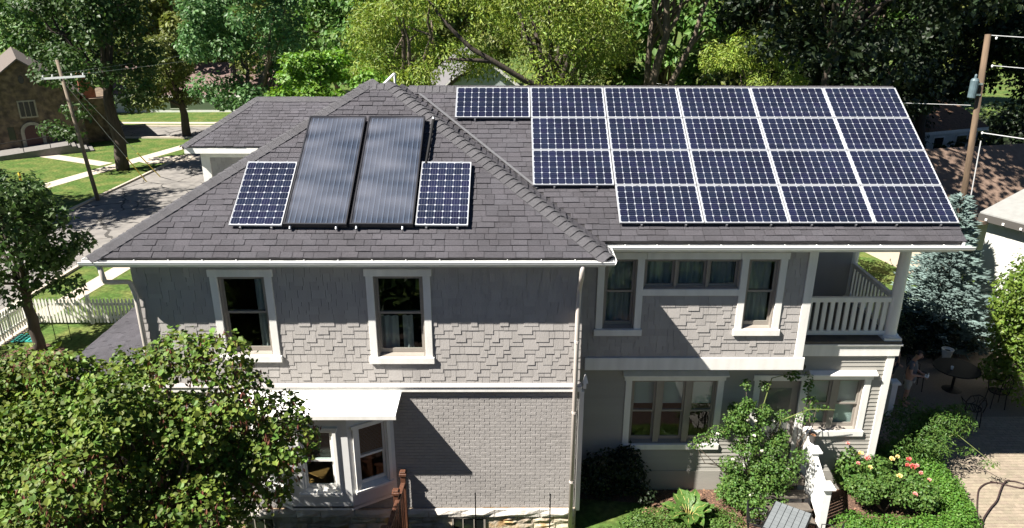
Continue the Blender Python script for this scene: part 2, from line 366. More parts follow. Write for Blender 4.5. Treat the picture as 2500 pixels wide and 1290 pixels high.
def sheet(b, x0, x1, z0, z1, y, amp=.03, wl=.13, n=None):
    n = n or max(6, int((x1-x0)/wl*6)); vs = []
    for i in range(n+1):
        x = x0+(x1-x0)*i/n; yy = y+amp*math.sin((x-x0)/wl*6.283+.6*math.sin(x*9))
        vs += [(x, yy, z0), (x, yy*.7+y*.3, z1)]
    b.add(vs, [(2*i, 2*i+2, 2*i+3, 2*i+1) for i in range(n)])
def window(parent, fr, x0, x1, z0, z1, cols=1, double=True, cw=.14, head=.14, sill=.14, left=True, right=True, casing=True, mul=.14, curtain=(), shade=0, crown=False, sm=None, rail=None, cm=None, depth=.02, split=.5):
    sm = sm or m_sash; cm = cm or m_white
    b = MB(fr); d = depth
    for q in ((x0, x0+.035, z0, z1), (x1-.035, x1, z0, z1), (x0+.035, x1-.035, z1-.035, z1)): b.box(q[0], q[1], d-.015, .15, q[2], q[3])
    b.hexa([(x0+.035, d-.03, z0-.01), (x1-.035, d-.03, z0-.01), (x1-.035, .15, z0-.01), (x0+.035, .15, z0-.01), (x0+.035, d-.03, z0+.01), (x1-.035, d-.03, z0+.01), (x1-.035, .15, z0+.06), (x0+.035, .15, z0+.06)])
    panes = []; W = (x1-x0-.07-mul*(cols-1))/cols; zm = z0+(z1-z0)*split
    for i in range(cols):
        a = x0+.035+i*(W+mul); c = a+W
        if i: b.box(a-mul, a, d-.005, .15, z0+.02, z1-.035)
        for (p, q, yy) in (((zm-.02, z1-.035, d+.03), (z0+.05, zm+.025, d+.07)) if double else ((z0+.04, z1-.035, d+.05),)):
            s = .045; bs = .085 if double and p < zm-.1 else s
            b.box(a, a+s, yy, yy+.035, p, q); b.box(c-s, c, yy, yy+.035, p, q); b.box(a+s, c-s, yy, yy+.035, p, p+bs); b.box(a+s, c-s, yy, yy+.035, q-s, q)
            panes.append((a+s, c-s, yy+.015, yy+.02, p+bs, q-s))
    w = b.build('window', sm, parent)
    for q in panes: bx('pane', m_glass, w, *q, fr=fr)
    if casing:
        if left: bx('casing', cm, w, x0-cw, x0, -.045, .02, z0, z1, fr=fr, bevel=.004)
        if right: bx('casing', cm, w, x1, x1+cw, -.045, .02, z0, z1, fr=fr, bevel=.004)
        hx0, hx1 = (x0-cw-.03 if left else x0), (x1+cw+.03 if right else x1)
        h = MB(fr).box(hx0, hx1, -.052, .02, z1, z1+head)
        if crown: h.prism([(hx0-.04, -.15, z1+head), (hx1+.04, -.15, z1+head), (hx1+.04, 0, z1+head), (hx0-.04, 0, z1+head)], (0, 0, .03)); h.hexa([(hx0-.04, -.15, z1+head+.03), (hx1+.04, -.15, z1+head+.03), (hx1+.04, 0, z1+head+.03), (hx0-.04, 0, z1+head+.03), (hx0-.04, -.145, z1+head+.034), (hx1+.04, -.145, z1+head+.034), (hx1+.04, 0, z1+head+.10), (hx0-.04, 0, z1+head+.10)])
        h.build('head_casing', cm, w, bevel=.004)
        bx('sill', cm, w, hx0, hx1, -.075, .02, z0-sill, z0, fr=fr, bevel=.006)
    for q in curtain:
        c = MB(fr); sheet(c, *q[:4], q[4] if len(q) > 4 else .24); c.build('curtain', m_curtain, w, smooth=True)
    if shade:
        for i in range(cols):
            a = x0+.05+i*(W+mul); bx('shade', m_shade, w, a, a+W-.03, .16, .163, z1-(z1-z0)*shade, z1-.03, fr=fr)
    return w

# --- walls of the front block
W1 = (-4.38, -3.48, 4.29, 5.97); W2 = (-1.41, -.46, 4.25, 5.98); BAY = (-4.0, -1.35, 1.0, 3.2)
def grow(o, c=.12, s=.13, h=.1): return (o[0]-c, o[1]+c, o[2]-s, o[3]+h)
uw = wall('shingle_wall', m_siding, house, FL, -6.0, 2.62, 3.40, 6.32, (W1, W2))
um = siding(FL, -6.0, 2.62, 3.62, 6.2, (grow(W1), grow(W2)), .172, .10, .30)
bw = wall('brick_wall', m_mortar, house, FL, -6.0, 2.60, .55, 3.40, (BAY,))
bm = []; P = pfr(FL); z = .575; k = 0
while z < 3.44:
    x = -5.98-(.105 if k % 2 else 0)
    while x < 2.58:
        L_ = .202+random.uniform(-.004, .004)
        for p in segs(max(x, -5.98), min(x+L_, 2.585), z, z+.063, ((-4.15, -1.2, .9, 3.3),)):
            if p[1]-p[0] > .02: bm.append(P.mat(p[0], p[2]+random.uniform(-.0015, .0015), 0, p[1]-p[0], p[3]-p[2], random.uniform(.005, .009)))
        x += .212
    z += .0745; k += 1
brick_me = unit('brick', m_brick, 1, .02)
pieces('brick', bw, brick_me, bm, [-(m.translation-Vector((.9, -4, 1.9))).length for m in bm], rest='brick_courses')
# belt course, corner boards, foundation
bx('belt_course', m_white, house, -6.06, 2.66, -4.085, -3.99, 3.475, 3.60, bevel=.008)
MB().hexa([(-6.06, -4.11, 3.60), (2.66, -4.11, 3.60), (2.66, -3.99, 3.60), (-6.06, -3.99, 3.60), (-6.06, -4.10, 3.615), (2.66, -4.10, 3.615), (2.66, -3.99, 3.66), (-6.06, -3.99, 3.66)]).build('drip_cap', m_siding, house)
# side and rear walls of the whole shell
sh = MB(); sh.box(-6.0, -5.85, -3.84, 3.3, .55, 6.32).box(2.46, 2.615, -3.84, -2.4, .55, 6.32).box(-6, 9.5, 3.3, 3.45, .55, 6.32)
sh.build('side_wall', m_siding, house)
bx('side_wall', m_siding, house, 9.55, 9.68, -2.49, 3.3, .3, 3.58)
bx('side_wall', m_siding, house, 7.26, 7.41, -3.02, -.45, 3.85, 6.32)
bx('side_wall', m_siding, house, 7.41, 9.5, -.45, -.3, 3.92, 6.3)
bx('side_wall', m_siding, house, 9.35, 9.5, -.3, 3.3, 3.58, 6.3)
bx('floor_slab', m_wood, house, -5.85, 9.5, -2.4, 3.3, .62, .74); bx('floor_slab', m_wood, house, -5.85, 2.46, -3.84, -2.4, .62, .74)
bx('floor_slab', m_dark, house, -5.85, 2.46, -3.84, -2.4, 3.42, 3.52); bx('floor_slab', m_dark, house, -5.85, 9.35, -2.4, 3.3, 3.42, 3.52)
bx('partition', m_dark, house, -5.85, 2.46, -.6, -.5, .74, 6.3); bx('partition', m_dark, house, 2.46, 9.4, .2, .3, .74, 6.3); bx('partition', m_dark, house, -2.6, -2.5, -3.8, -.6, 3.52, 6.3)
# stone foundation of the front block, stone by stone
fd = bx('foundation', m_stone, house, -6.05, 2.64, -4.04, -3.7, -.3, .55)
random.seed(21)
def rough_stone(name, parent, mt, x0, x1, y, z0, z1, d):
    nx = 3; vs = []; fs = []
    for i in range(nx+1):
        x = x0+(x1-x0)*i/nx
        for zz in (z0, z0*.5+z1*.5, z1):
            e = (i in (0, nx)) or zz != z0*.5+z1*.5
            vs.append((x+random.uniform(-.012, .012), y-(random.uniform(.0, .015) if e else d*random.uniform(.6, 1.2)), zz+random.uniform(-.01, .01)))
    for i in range(nx):
        for j in range(2): a = i*3+j; fs.append((a, a+3, a+4, a+1))
    n = len(vs); back = [(x0, y+.04, z0), (x1, y+.04, z0), (x1, y+.04, z1), (x0, y+.04, z1)]; vs += back
    top = [i*3+2 for i in range(nx+1)]; bot = [i*3 for i in range(nx+1)]
    fs.append(tuple(top)+(n+2, n+3)); fs.append(tuple(bot[::-1])+(n, n+1)); fs.append((0, 1, 2, n+3, n)); fs.append((nx*3+2, nx*3+1, nx*3, n+1, n+2))
    return MB().add(vs, fs).build(name, mt, parent)
x = -6.05
while x < 2.6:
    w = min(random.uniform(.45, 1.0), 2.66-x); rough_stone('cap_stone', fd, m_stonecap, x+.006, x+w-.006, -4.09, .385, .57, .05); x += w
for z0, z1 in ((.19, .375), (.0, .18), (-.16, -.01)):
    x = -6.03
    while x < 2.5:
        w = random.uniform(.22, .62)
        if x+w > 2.45: w = 2.64-x
        if not (x+w > -.08 and x < .72 and z1 > .02) and not (x+w > -4.6 and x < -3.85 and z1 > .02):
            zz = random.uniform(.3, .7) if random.random() < .3 and w > .3 else None
            if zz:
                zc = z0+(z1-z0)*zz; rough_stone('stone', fd, m_stone, x+.008, x+w-.008, -4.05, z0+.006, zc-.006, .04); rough_stone('stone', fd, m_stone, x+.008, x+w-.008, -4.05, zc+.006, z1-.006, .04)
            else: rough_stone('stone', fd, m_stone, x+.008, x+w-.008, -4.05, z0+.006, z1-.006, .045)
        x += w
for a, c in ((-.05, .68), (-4.55, -3.9)):
    b = MB(); b.box(a, c, -4.075, -4.05, .32, .36).box(a, c, -4.075, -4.05, -.05, 0).box(a, a+.04, -4.075, -4.05, 0, .32).box(c-.04, c, -4.075, -4.05, 0, .32)
    for t in (.33, .66): b.box(a+(c-a)*t-.012, a+(c-a)*t+.012, -4.072, -4.055, 0, .32)
    w = b.build('basement_window', m_sash, house)
    bx('pane', mat('basement_pane', (.01, .012, .012), .05), w, a+.04, c-.04, -4.062, -4.052, 0, .32)
# --- the front block's upper windows
window(house, FL, *W1, split=.535, curtain=((-3.75, -3.5, 4.32, 5.92, .2),))
window(house, FL, *W2, split=.535, curtain=((-1.35, -1.0, 4.3, 5.05, .2), (-.92, -.72, 4.3, 5.05, .22)))

# --- upper right wall, jettied out over the ground floor
W3 = (3.13, 3.79, 4.46, 6.02); W3b = (3.93, 5.89, 5.36, 6.01); W4 = (6.04, 6.68, 4.46, 6.02)
ru = wall('shingle_wall', m_siding, house, FU, 2.615, 7.41, 3.50, 6.32, (W3, W3b, W4))
G3 = (grow(W3), (3.85, 6.0, 5.22, 6.2), grow(W4))
ums = siding(FU, 2.615, 7.23, 3.80, 6.2, G3, .165, .10, .30)
shin_me = unit('siding_shingle', m_siding, .3)
allm = um+ums
sc = [(-abs(m.translation.x-.6)*.5-abs(m.translation.z-4.3)) for m in um]
cut = 200
pieces('siding_shingle', uw, shin_me, um, sc, cut, 'siding_courses')
pieces('siding_shingle', ru, shin_me, ums, [-abs(m.translation.z-4.4)-abs(m.translation.x-6)*.3 for m in ums], 100, 'siding_courses')
cur3 = ((3.2, 3.75, 4.5, 5.95, .22),)
window(house, FU, *W3, curtain=cur3, split=.53)
window(house, FU, *W3b, cols=3, double=False, casing=False, mul=.05, curtain=((4.0, 4.55, 5.37, 6.0, .22), (4.62, 5.2, 5.37, 6.0, .22), (5.28, 5.84, 5.37, 6.0, .22)))
window(house, FU, *W4, curtain=((6.08, 6.6, 4.5, 5.95, .22),), split=.53)
bx('window_rail', m_white, house, 3.93, 5.9, -3.225, -3.16, 5.22, 5.36, bevel=.004); bx('head_casing', m_white, house, 3.97, 5.86, -3.23, -3.16, 6.02, 6.16)
bx('jetty_band', m_white, house, 2.80, 7.47, -3.23, -2.66, 3.50, 3.79, bevel=.006)
bx('corner_board', m_white, house, 7.24, 7.42, -3.22, -3.0, 3.79, 6.3, bevel=.005)
bx('corner_board', m_white, house, 2.62, 2.72, -4.03, -3.92, .5, 3.45)
# --- ground floor right, clapboard by clapboard
D0 = (6.82, 7.73, .72, 2.93); LW = (3.94, 5.86, 1.28, 2.94); RW = (7.90, 9.15, 1.63, 2.96)
rl = wall('clapboard_wall', m_clap, house, FD, 2.615, 9.6, .5, 3.87, (D0, LW, RW))
cl = []; P = pfr(FD); z = .54
while z < 3.86:
    for p in segs(2.63, 9.56, z, z+.102, (grow(LW), (6.70, 9.27, 1.55, 3.07), (6.70, 7.87, .6, 3.05))):
        cl.append(P.mat(p[0], p[2]-.004, 0, p[1]-p[0], p[3]-p[2]+.012, .028))
    z += .102
pieces('clapboard', rl, unit('clapboard', m_clap, .25), cl)
bx('foundation_skirt', m_clap, house, 2.63, 9.64, -2.69, -2.5, -.3, .53)
bx('corner_board', m_white, house, 9.53, 9.7, -2.70, -2.62, .2, 3.57, bevel=.005); bx('corner_board', m_white, house, 9.66, 9.715, -2.615, -2.45, .2, 3.57)
window(house, FD, *LW, cols=3, mul=.13, shade=.42, crown=True)
window(house, FD, *RW, cols=2, mul=.14, shade=.95, crown=True, left=False)
b = MB(FD); b.box(D0[0]-.14, D0[0], -.045, .02, .6, 2.93).box(D0[1], 7.9, -.045, .02, .6, 2.93).box(D0[0]-.17, 7.9, -.052, .02, 2.93, 3.07)
dr = bx('door', m_sash, house, D0[0]+.002, D0[1]-.002, .05, .10, .74, 2.92, fr=FD)
b.build('casing', m_white, dr, bevel=.004)
bx('pane', m_glass, dr, D0[0]+.16, D0[1]-.16, .04, .045, 1.35, 2.7, fr=FD)
bx('handle', m_alu, dr, D0[1]-.12, D0[1]-.09, .0, .05, 1.6, 1.75, fr=FD)
# --- balcony in the right-hand corner
bal = bx('balcony_deck', m_deck, house, 7.42, 9.75, -2.75, -.45, 3.87, 3.93)
bx('fascia', m_white, bal, 7.475, 9.76, -2.73, -2.67, 3.565, 3.865, bevel=.006); bx('fascia', m_white, bal, 9.70, 9.76, -2.665, -.4, 3.565, 3.865)
bx('edge_moulding', m_white, bal, 7.475, 9.785, -2.765, -2.735, 3.83, 3.868)
def column(x, y):
    c = MB().lathe([(.145, 4.03), (.135, 4.10), (.128, 4.13), (.128, 4.6), (.118, 5.6), (.112, 5.98), (.13, 6.0), (.135, 6.05), (.12, 6.06)], (x, y, 0), 20)
    o = c.build('column', m_white, bal, smooth=False)
    bx('plinth', m_white, o, x-.19, x+.19, y-.19, y+.19, 3.93, 3.99); MB().lathe([(.17, 3.99), (.185, 4.01), (.17, 4.035), (.14, 4.04)], (x, y, 0), 20).build('base_moulding', m_white, o)
    bx('capital', m_white, o, x-.16, x+.16, y-.16, y+.16, 6.06, 6.13)
column(9.56, -2.54); column(9.56, -.35)
for z0, z1 in ((4.79, 4.9), (4.01, 4.1)):
    bx('rail', m_white, bal, 7.43, 9.44, -2.585, -2.50, z0, z1, bevel=.005); bx('rail', m_white, bal, 9.515, 9.605, -2.40, -.47, z0, z1, bevel=.005)
balu = unit('baluster', m_white)
for i in range(12): inst('baluster', balu, bal, Frame().mat(7.50+i*.163, -2.565, 4.1, .085, .045, .69))
for i in range(12): inst('baluster', balu, bal, Frame().mat(9.54, -2.25+i*.155, 4.1, .04, .075, .69))
bx('window_casing', m_white, house, 7.75, 7.9, -.5, -.45, 3.95, 6.1)

# --- canted bay window with its flat white roof
bay = MB().prism([(-4.4, -4.0, 3.45), (-.98, -4.0, 3.45), (-1.03, -4.68, 3.26), (-4.35, -4.68, 3.26)][::-1], (0, 0, .05))
bay = bay.build('bay_window_roof', mat('white_membrane', (.76, .76, .74), .5, var=.09, vscale=2.5), house)
for x in (-3.55, -2.65, -1.75): MB().hexa([(x-.012, -4.67, 3.312), (x+.012, -4.67, 3.312), (x+.012, -4.02, 3.496), (x-.012, -4.02, 3.496), (x-.012, -4.67, 3.319), (x+.012, -4.67, 3.319), (x+.012, -4.02, 3.503), (x-.012, -4.02, 3.503)]).build('membrane_seam', m_white, bay)
bx('bay_roof_drip', m_white, bay, -4.36, -1.02, -4.70, -4.684, 3.22, 3.31)
pl = [(-1.2, -4.0), (-2.05, -4.5), (-3.32, -4.5), (-4.15, -4.0)]
MB().prism([(x, y, 3.08) for x, y in pl], (0, 0, .2)).build('soffit', m_white, bay)
MB().prism([(x, y, .90) for x, y in pl], (0, 0, .1)).build('bay_floor', m_white, bay)
bx('window_seat', m_wood, bay, -3.15, -2.2, -4.38, -3.5, 1.22, 1.27)
m_bay = mat('bay_grey_white', (.62, .62, .62), .5, var=.03)
for (a, c, o0, o1) in ((1, 0, .17, .82), (2, 1, .29, .98), (3, 2, .17, .82)):
    A = Vector((*pl[a], 0)); B = Vector((*pl[c], 0)); u = (B-A).normalized(); fr = Frame(A, u, Vector((-u.y, u.x, 0)))
    Lw = (B-A).length
    wl_ = wall('bay_face', m_bay, bay, fr, 0, Lw, .96, 3.1, ((o0, o1, 1.37, 2.85),), t=.1)
    w = window(bay, fr, o0, o1, 1.37, 2.85, cw=.07, head=.07, sill=.07, sm=m_white, depth=.005)
    bl = MB(fr)
    for i in range(22): bl.hexa([(o0+.06, .13, 2.80-i*.032), (o1-.06, .13, 2.80-i*.032), (o1-.06, .155, 2.785-i*.032), (o0+.06, .155, 2.785-i*.032), (o0+.06, .13, 2.803-i*.032), (o1-.06, .13, 2.803-i*.032), (o1-.06, .155, 2.788-i*.032), (o0+.06, .155, 2.788-i*.032)])
    bl.build('blind', m_curtain, bay)

# --- roofs
TL = math.atan2(2.6, 4.07); sT, cT = math.sin(TL), math.cos(TL)
def roofslab(name, pts, parent=house, mt=m_roofdeck, t=.10):
    p = [Vector(q) for q in pts]; n = (p[1]-p[0]).cross(p[2]-p[0]).normalized()
    if n.z < 0: n = -n
    return MB().prism([q-n*.004 for q in p], -n*t).build(name, mt, parent)
eL = [(-6.5, -4.45, 6.5), (3.03, -4.45, 6.5), (-1.4, -.38, 9.10), (-2.0, -.38, 9.10)]
bL, bR = (-5.9, 3.69, 6.5), (3.03, 3.69, 6.5)
rL = roofslab('front_hip_roof', eL); roofslab('hip_roof_side', [eL[1], bR, eL[2]]); roofslab('hip_roof_side', [eL[0], eL[3], bL], mt=m_roof); roofslab('hip_roof_rear', [bL, bR, eL[2], eL[3]], mt=m_roof)
rR = roofslab('wing_roof', [(2.6, -3.63, 6.54), (10.05, -3.63, 6.54), (10.05, .17, 8.965), (-1.15, .17, 8.965)])
roofslab('wing_roof_rear', [(-1.15, .172, 8.965), (10.05, .172, 8.965), (10.05, 3.97, 6.54), (2.6, 3.97, 6.54)], mt=m_roof)
random.seed(5)
def shingle_fill(fr, vmax, lo, hi, row=.142, w0=.17, w1=.36):
    out = []; v = 0; k = 0
    while v < vmax-.05:
        a, c = lo(v+.07), hi(v+.07); u = a-random.uniform(0, .2)
        while u < c:
            w = random.uniform(w0, w1); p, q = max(u, a), min(u+w, c)
            if q-p > .03:
                jog = random.choice((0, 0, -.004, .003))
                out.append(fr.mat(p+.0025, v+jog, 0, q-p-.008, row+.03, random.choice((.014, .017, .022, .028))))
            u += w
        v += row; k += 1
    return out
roof_me = unit('roof_shingle', m_roof, .25)
fRL = Frame((0, -4.45, 6.5), (1, 0, 0), (0, cT, sT), (0, -sT, cT)); VL = 4.07/cT
sl = shingle_fill(fRL, VL, lambda v: -6.5+v/VL*4.5, lambda v: 3.03-v/VL*4.43)
pieces('roof_shingle', rL, roof_me, sl, [-(m.translation-Vector((-1, -4.3, 6.6))).length for m in sl], 170, 'shingle_courses')
fRR = Frame((0, -3.63, 6.54), (1, 0, 0), (0, cT, sT), (0, -sT, cT)); VR = 3.8/cT
sr = shingle_fill(fRR, VR, lambda v: 3.0-v*sT*1.704, lambda v: 10.07)
pieces('roof_shingle', rR, roof_me, sr, [(-abs(m.translation.x-2.6)-max(0, m.translation.z-7.2)*2) for m in sr], 130, 'shingle_courses')
hv = Vector((-4.43, 0, 2.6)); VH = hv.length; hn = Vector((2.6, 0, 4.43)).normalized()
fRH = Frame((3.03, 0, 6.5), (0, 1, 0), hv, hn)
ss = shingle_fill(fRH, VH*.97, lambda v: -4.45+v/VH*4.07, lambda v: -3.60+v/VH*4.10)
pieces('roof_shingle', rL, roof_me, ss, None, 0, 'side_shingle_courses')
# hip and ridge cap shingles
def caps(A, B, n1, n2, parent, mt=m_cap, ex=.165, w=.215, name='cap_shingle'):
    A, B = Vector(A), Vector(B); d = (B-A).normalized(); n1, n2 = Vector(n1).normalized(), Vector(n2).normalized(); nn = (n1+n2).normalized()
    l = n1.cross(d).normalized(); r = d.cross(n2).normalized()
    if l.dot(n2) > 0: l = -l
    if r.dot(n1) > 0: r = -r
    Ln = .24; vs = []
    for s, h in ((0, .052), (Ln, .024)):
        for dn in (-.014, 0):
            o = d*s+nn*(h+dn); vs += [o+l*w+n1*.004-nn*h*.35, o+l*.04, o+r*.04, o+r*w+n2*.004-nn*h*.35]
    fs = []
    for i in range(3): fs += [(4+i, 5+i, 13+i, 12+i), (i, 8+i, 9+i, 1+i), (i, 1+i, 5+i, 4+i), (8+i, 12+i, 13+i, 9+i)]
    fs += [(0, 4, 12, 8), (3, 11, 15, 7)]
    me = MB().add(vs, fs).mesh(name, mt); n = int((B-A).length/ex)
    for i in range(n+1):
        o = inst(name, me, parent, Matrix.Translation(A+d*(ex*i)))
nF, nS, nW = Vector((0, -sT, cT)), hn, Vector((-2.6, 0, 4.5)).normalized()
caps(eL[1], eL[2], nF, nS, rL); caps(eL[0], eL[3], nF, nW, rL)
caps(eL[2], eL[3], nF, Vector((0, sT, cT)), rL)
caps((10.0, .17, 8.965), (-1.0, .17, 8.965), nF, Vector((0, sT, cT)), rR)
# valley flashing
va, vb = Vector((1.75, -2.49, 7.27)), Vector((-.85, -.1, 8.83)); vd = (vb-va).normalized()
MB().prism([va+Vector((0, 0, .03))-Vector((.0, .03, .0)), va+Vector((.045, .0, .035)), vb+Vector((.045, 0, .035)), vb+Vector((0, -.03, .03))], (0, 0, .012)).build('valley_flashing', m_flash, rR)
MB().lathe([(.035, 0), (.035, .06), (.03, .075)], fRR((3.15, 2.33, .0)), 10).build('vent_pipe', m_white, rR)
# drip edges, soffit and gutters
def fascia(x0, x1, y0, y1, z0=6.30, z1=6.47): bx('fascia', m_white, house, x0, x1, y0, y1, z0, z1)
fascia(-6.42, 2.95, -4.40, -4.37); fascia(2.95, 2.975, -4.40, -3.55); fascia(2.975, 10.0, -3.58, -3.55)
bx('soffit', m_white, house, -6.42, 2.95, -4.37, -3.9, 6.30, 6.33); bx('soffit', m_white, house, 2.62, 10.0, -3.54, .0, 6.302, 6.332); bx('frieze', m_white, house, 7.42, 9.75, -2.65, -2.45, 6.13, 6.30)
bx('gable_end', m_siding, house, 9.42, 9.5, -2.4, 3.3, 6.33, 6.6); MB().prism([(9.5, -3.0, 6.5), (9.5, 3.3, 6.5), (9.5, .17, 8.75)], (-.1, 0, 0)).build('gable_end', m_siding, house)
for s in (-1, 1): MB().hexa([(10.0, .17, 8.80), (10.05, .17, 8.80), (10.05, .17+s*3.8, 6.38), (10.0, .17+s*3.8, 6.38), (10.0, .17, 8.96), (10.05, .17, 8.96), (10.05, .17+s*3.8, 6.53), (10.0, .17+s*3.8, 6.53)]).build('bargeboard', m_white, house)
def gutter(A, B, side):
    A, B = Vector(A), Vector(B); d = (B-A).normalized(); s = Vector(side); r = .068; pr = []
    for i in range(9): t = math.pi+math.pi*i/8; pr.append((math.cos(t)*r, math.sin(t)*r*1.2))
    pr += [(r+.006, .004), (r+.006, .014), (r-.006, .014), (r-.008, .0)]
    for i in range(8, -1, -1): t = math.pi+math.pi*i/8; pr.append((math.cos(t)*(r-.006), math.sin(t)*(r-.006)*1.2+.001))
    vs = [p+s*a+Vector((0, 0, b)) for p in (A, B) for a, b in pr]; n = len(pr)
    g = MB().add(vs, [(i, (i+1) % n, n+(i+1) % n, n+i) for i in range(n)]+[tuple(range(n)), tuple(range(n, 2*n))[::-1]]).build('gutter', m_gutter, house)
    k = int((B-A).length/.62)
    for i in range(k):
        p = A+d*(.35+i*.62)
        MB().tube([p-s*.06+Vector((0, 0, .02)), p+Vector((0, 0, .012)), p+s*.055+Vector((0, 0, .012))], .009, 6).build('hanger', m_gutter, g)
    return g
gutter((-6.63, -4.5, 6.445), (3.12, -4.5, 6.445), (0, -1, 0)); gutter((3.09, -4.5, 6.446), (3.09, -3.70, 6.446), (1, 0, 0)); gutter((3.09, -3.68, 6.447), (10.2, -3.68, 6.447), (0, -1, 0)); gutter((-6.57, -4.4, 6.446), (-6.52, -3.4, 6.446), (-1, 0, 0))
MB().tube([(3.09, -4.42, 6.43), (3.09, -3.78, 6.43)], .05, 8).build('gutter_liner', m_flash, house)
ds = mat('downspout_paint', (.50, .45, .41), .5, var=.05)
def spout(pts, r=.047):
    P = [Vector(p) for p in pts]; Q = [P[0]]
    for i in range(1, len(P)-1):
        a = (P[i-1]-P[i]); c = (P[i+1]-P[i]); t = min(.09, a.length*.45, c.length*.45); a.normalize(); c.normalize()
        Q += [P[i]+a*t, (P[i]*2+P[i]+a*t*.5+P[i]+c*t*.5)/4*1.0, P[i]+c*t]
    Q.append(P[-1]); return MB().tube(Q, r, 10).build('downspout', ds, house, smooth=True)
o = spout([(2.53, -4.50, 6.37), (2.53, -4.49, 6.15), (2.53, -4.12, 5.75), (2.52, -4.12, 5.2), (2.52, -4.12, .15)])
for z in (1.3, 3.0, 4.6): MB().lathe([(.054, 0), (.054, .05)], (2.52, -4.12, z), 10).build('pipe_collar', ds, o)
o = spout([(-6.30, -4.48, 6.37), (-6.28, -4.44, 6.02), (-5.99, -4.12, 5.9), (-5.94, -4.10, 5.6), (-5.94, -4.10, .2)])
for z in (2.0, 4.4): MB().lathe([(.054, 0), (.054, .05)], (-5.94, -4.10, z), 10).build('pipe_collar', ds, o)
fl = MB().hexa([(2.68, -4.0, 3.62), (2.8, -4.0, 3.62), (2.8, -3.9, 3.62), (2.68, -3.9, 3.62), (2.72, -3.97, 3.80), (2.75, -3.97, 3.80), (2.75, -3.92, 3.80), (2.72, -3.92, 3.80)]).build('flood_light', m_white, house)
bx('lamp_bracket', m_white, fl, 2.70, 2.76, -4.0, -3.94, 3.50, 3.62)
wl2 = MB().tube([(7.62, -2.68, 3.38), (7.62, -2.85, 3.36)], [.05, .08], 10).build('wall_lamp', m_dark, house)
# --- low porch roof on the street side
pr0 = [(-6.0, -3.2, 3.82), (-6.0, 2.2, 3.82), (-8.55, 1.2, 3.28), (-8.55, -3.6, 3.28)]
prf = roofslab('porch_roof', pr0)
u = Vector((0, -1, 0)); wv = (Vector((2.55, 0, .54))).normalized(); fP = Frame((-8.57, 0, 3.28), (0, 1, 0), wv, Vector((-.54, 0, 2.55)))
pieces('roof_shingle', prf, roof_me, shingle_fill(fP, 2.58, lambda v: -3.55, lambda v: 1.25+.36*v), None, 0, 'shingle_courses')
bx('fascia', m_white, prf, -8.52, -8.48, -3.55, 1.15, 3.02, 3.17); bx('porch_wall', m_siding, prf, -8.3, -8.1, -3.4, 1.1, .5, 1.4)
for y in (-3.3, -1.1, 1.0): bx('porch_post', m_white, prf, -8.42, -8.26, y-.08, y+.08, 0, 3.1)
bx('porch_floor', m_deck, prf, -8.4, -6.0, -3.4, 1.1, .3, .5)
# --- rear wing on the street side
rw = roofslab('rear_wing_roof', [(-8.85, 5.42, 6.5), (-3.6, 5.42, 6.5), (-3.6, 7.47, 7.68), (-7.07, 7.47, 7.68)])
roofslab('rear_wing_roof_side', [(-8.85, 5.42, 6.5), (-7.07, 7.47, 7.68), (-8.85, 9.5, 6.5)], mt=m_roof); roofslab('rear_wing_roof_back', [(-7.07, 7.475, 7.68), (-3.6, 7.475, 7.68), (-3.6, 9.5, 6.5), (-8.85, 9.5, 6.5)], mt=m_roof)
wv = Vector((0, 2.05, 1.18)); VW = wv.length
pieces('roof_shingle', rw, roof_me, shingle_fill(Frame((0, 5.42, 6.5), (1, 0, 0), wv, (0, -1.18, 2.05)), VW, lambda v: -8.85+v/VW*1.78, lambda v: -3.6), None, 0, 'shingle_courses')
caps((-8.85, 5.42, 6.5), (-7.07, 7.47, 7.68), (0, -.5, .87), (-.55, 0, .83), rw); caps((-7.07, 7.47, 7.68), (-3.8, 7.47, 7.68), (0, -.5, .87), (0, .5, .87), rw)
fW = Frame((0, 5.85, 0))
ww = wall('shingle_wall', m_siding, house, fW, -8.45, -3.6, .4, 6.3)
pieces('siding_shingle', ww, shin_me, siding(fW, -8.2, -5.8, 4.3, 6.1, (), .165, .1, .24), None, 0, 'siding_courses')
bx('corner_board', m_white, house, -8.47, -8.2, 5.80, 5.9, .4, 6.1); bx('frieze', m_white, house, -8.47, -3.6, 5.81, 5.84, 6.08, 6.28)
bx('fascia', m_white, house, -8.8, -3.6, 5.44, 5.47, 6.28, 6.46); bx('side_wall', m_siding, house, -8.45, -8.3, 6.02, 9.2, .4, 6.3); bx('side_wall', m_siding, house, -6.2, -6, 3.45, 5.85, .4, 6.3)
bx('soffit', m_white, house, -8.8, -3.6, 5.47, 5.85, 6.29, 6.32)
# bracket standing behind the ridge
br = MB().tube([(-1.47, .6, 8.3), (-1.48, .6, 9.24)], .028, 6).build('roof_bracket', m_white, house)
MB().tube([(-1.78, .6, 8.95), (-1.49, .6, 9.22)], .028, 4).build('strut', m_alu, br)
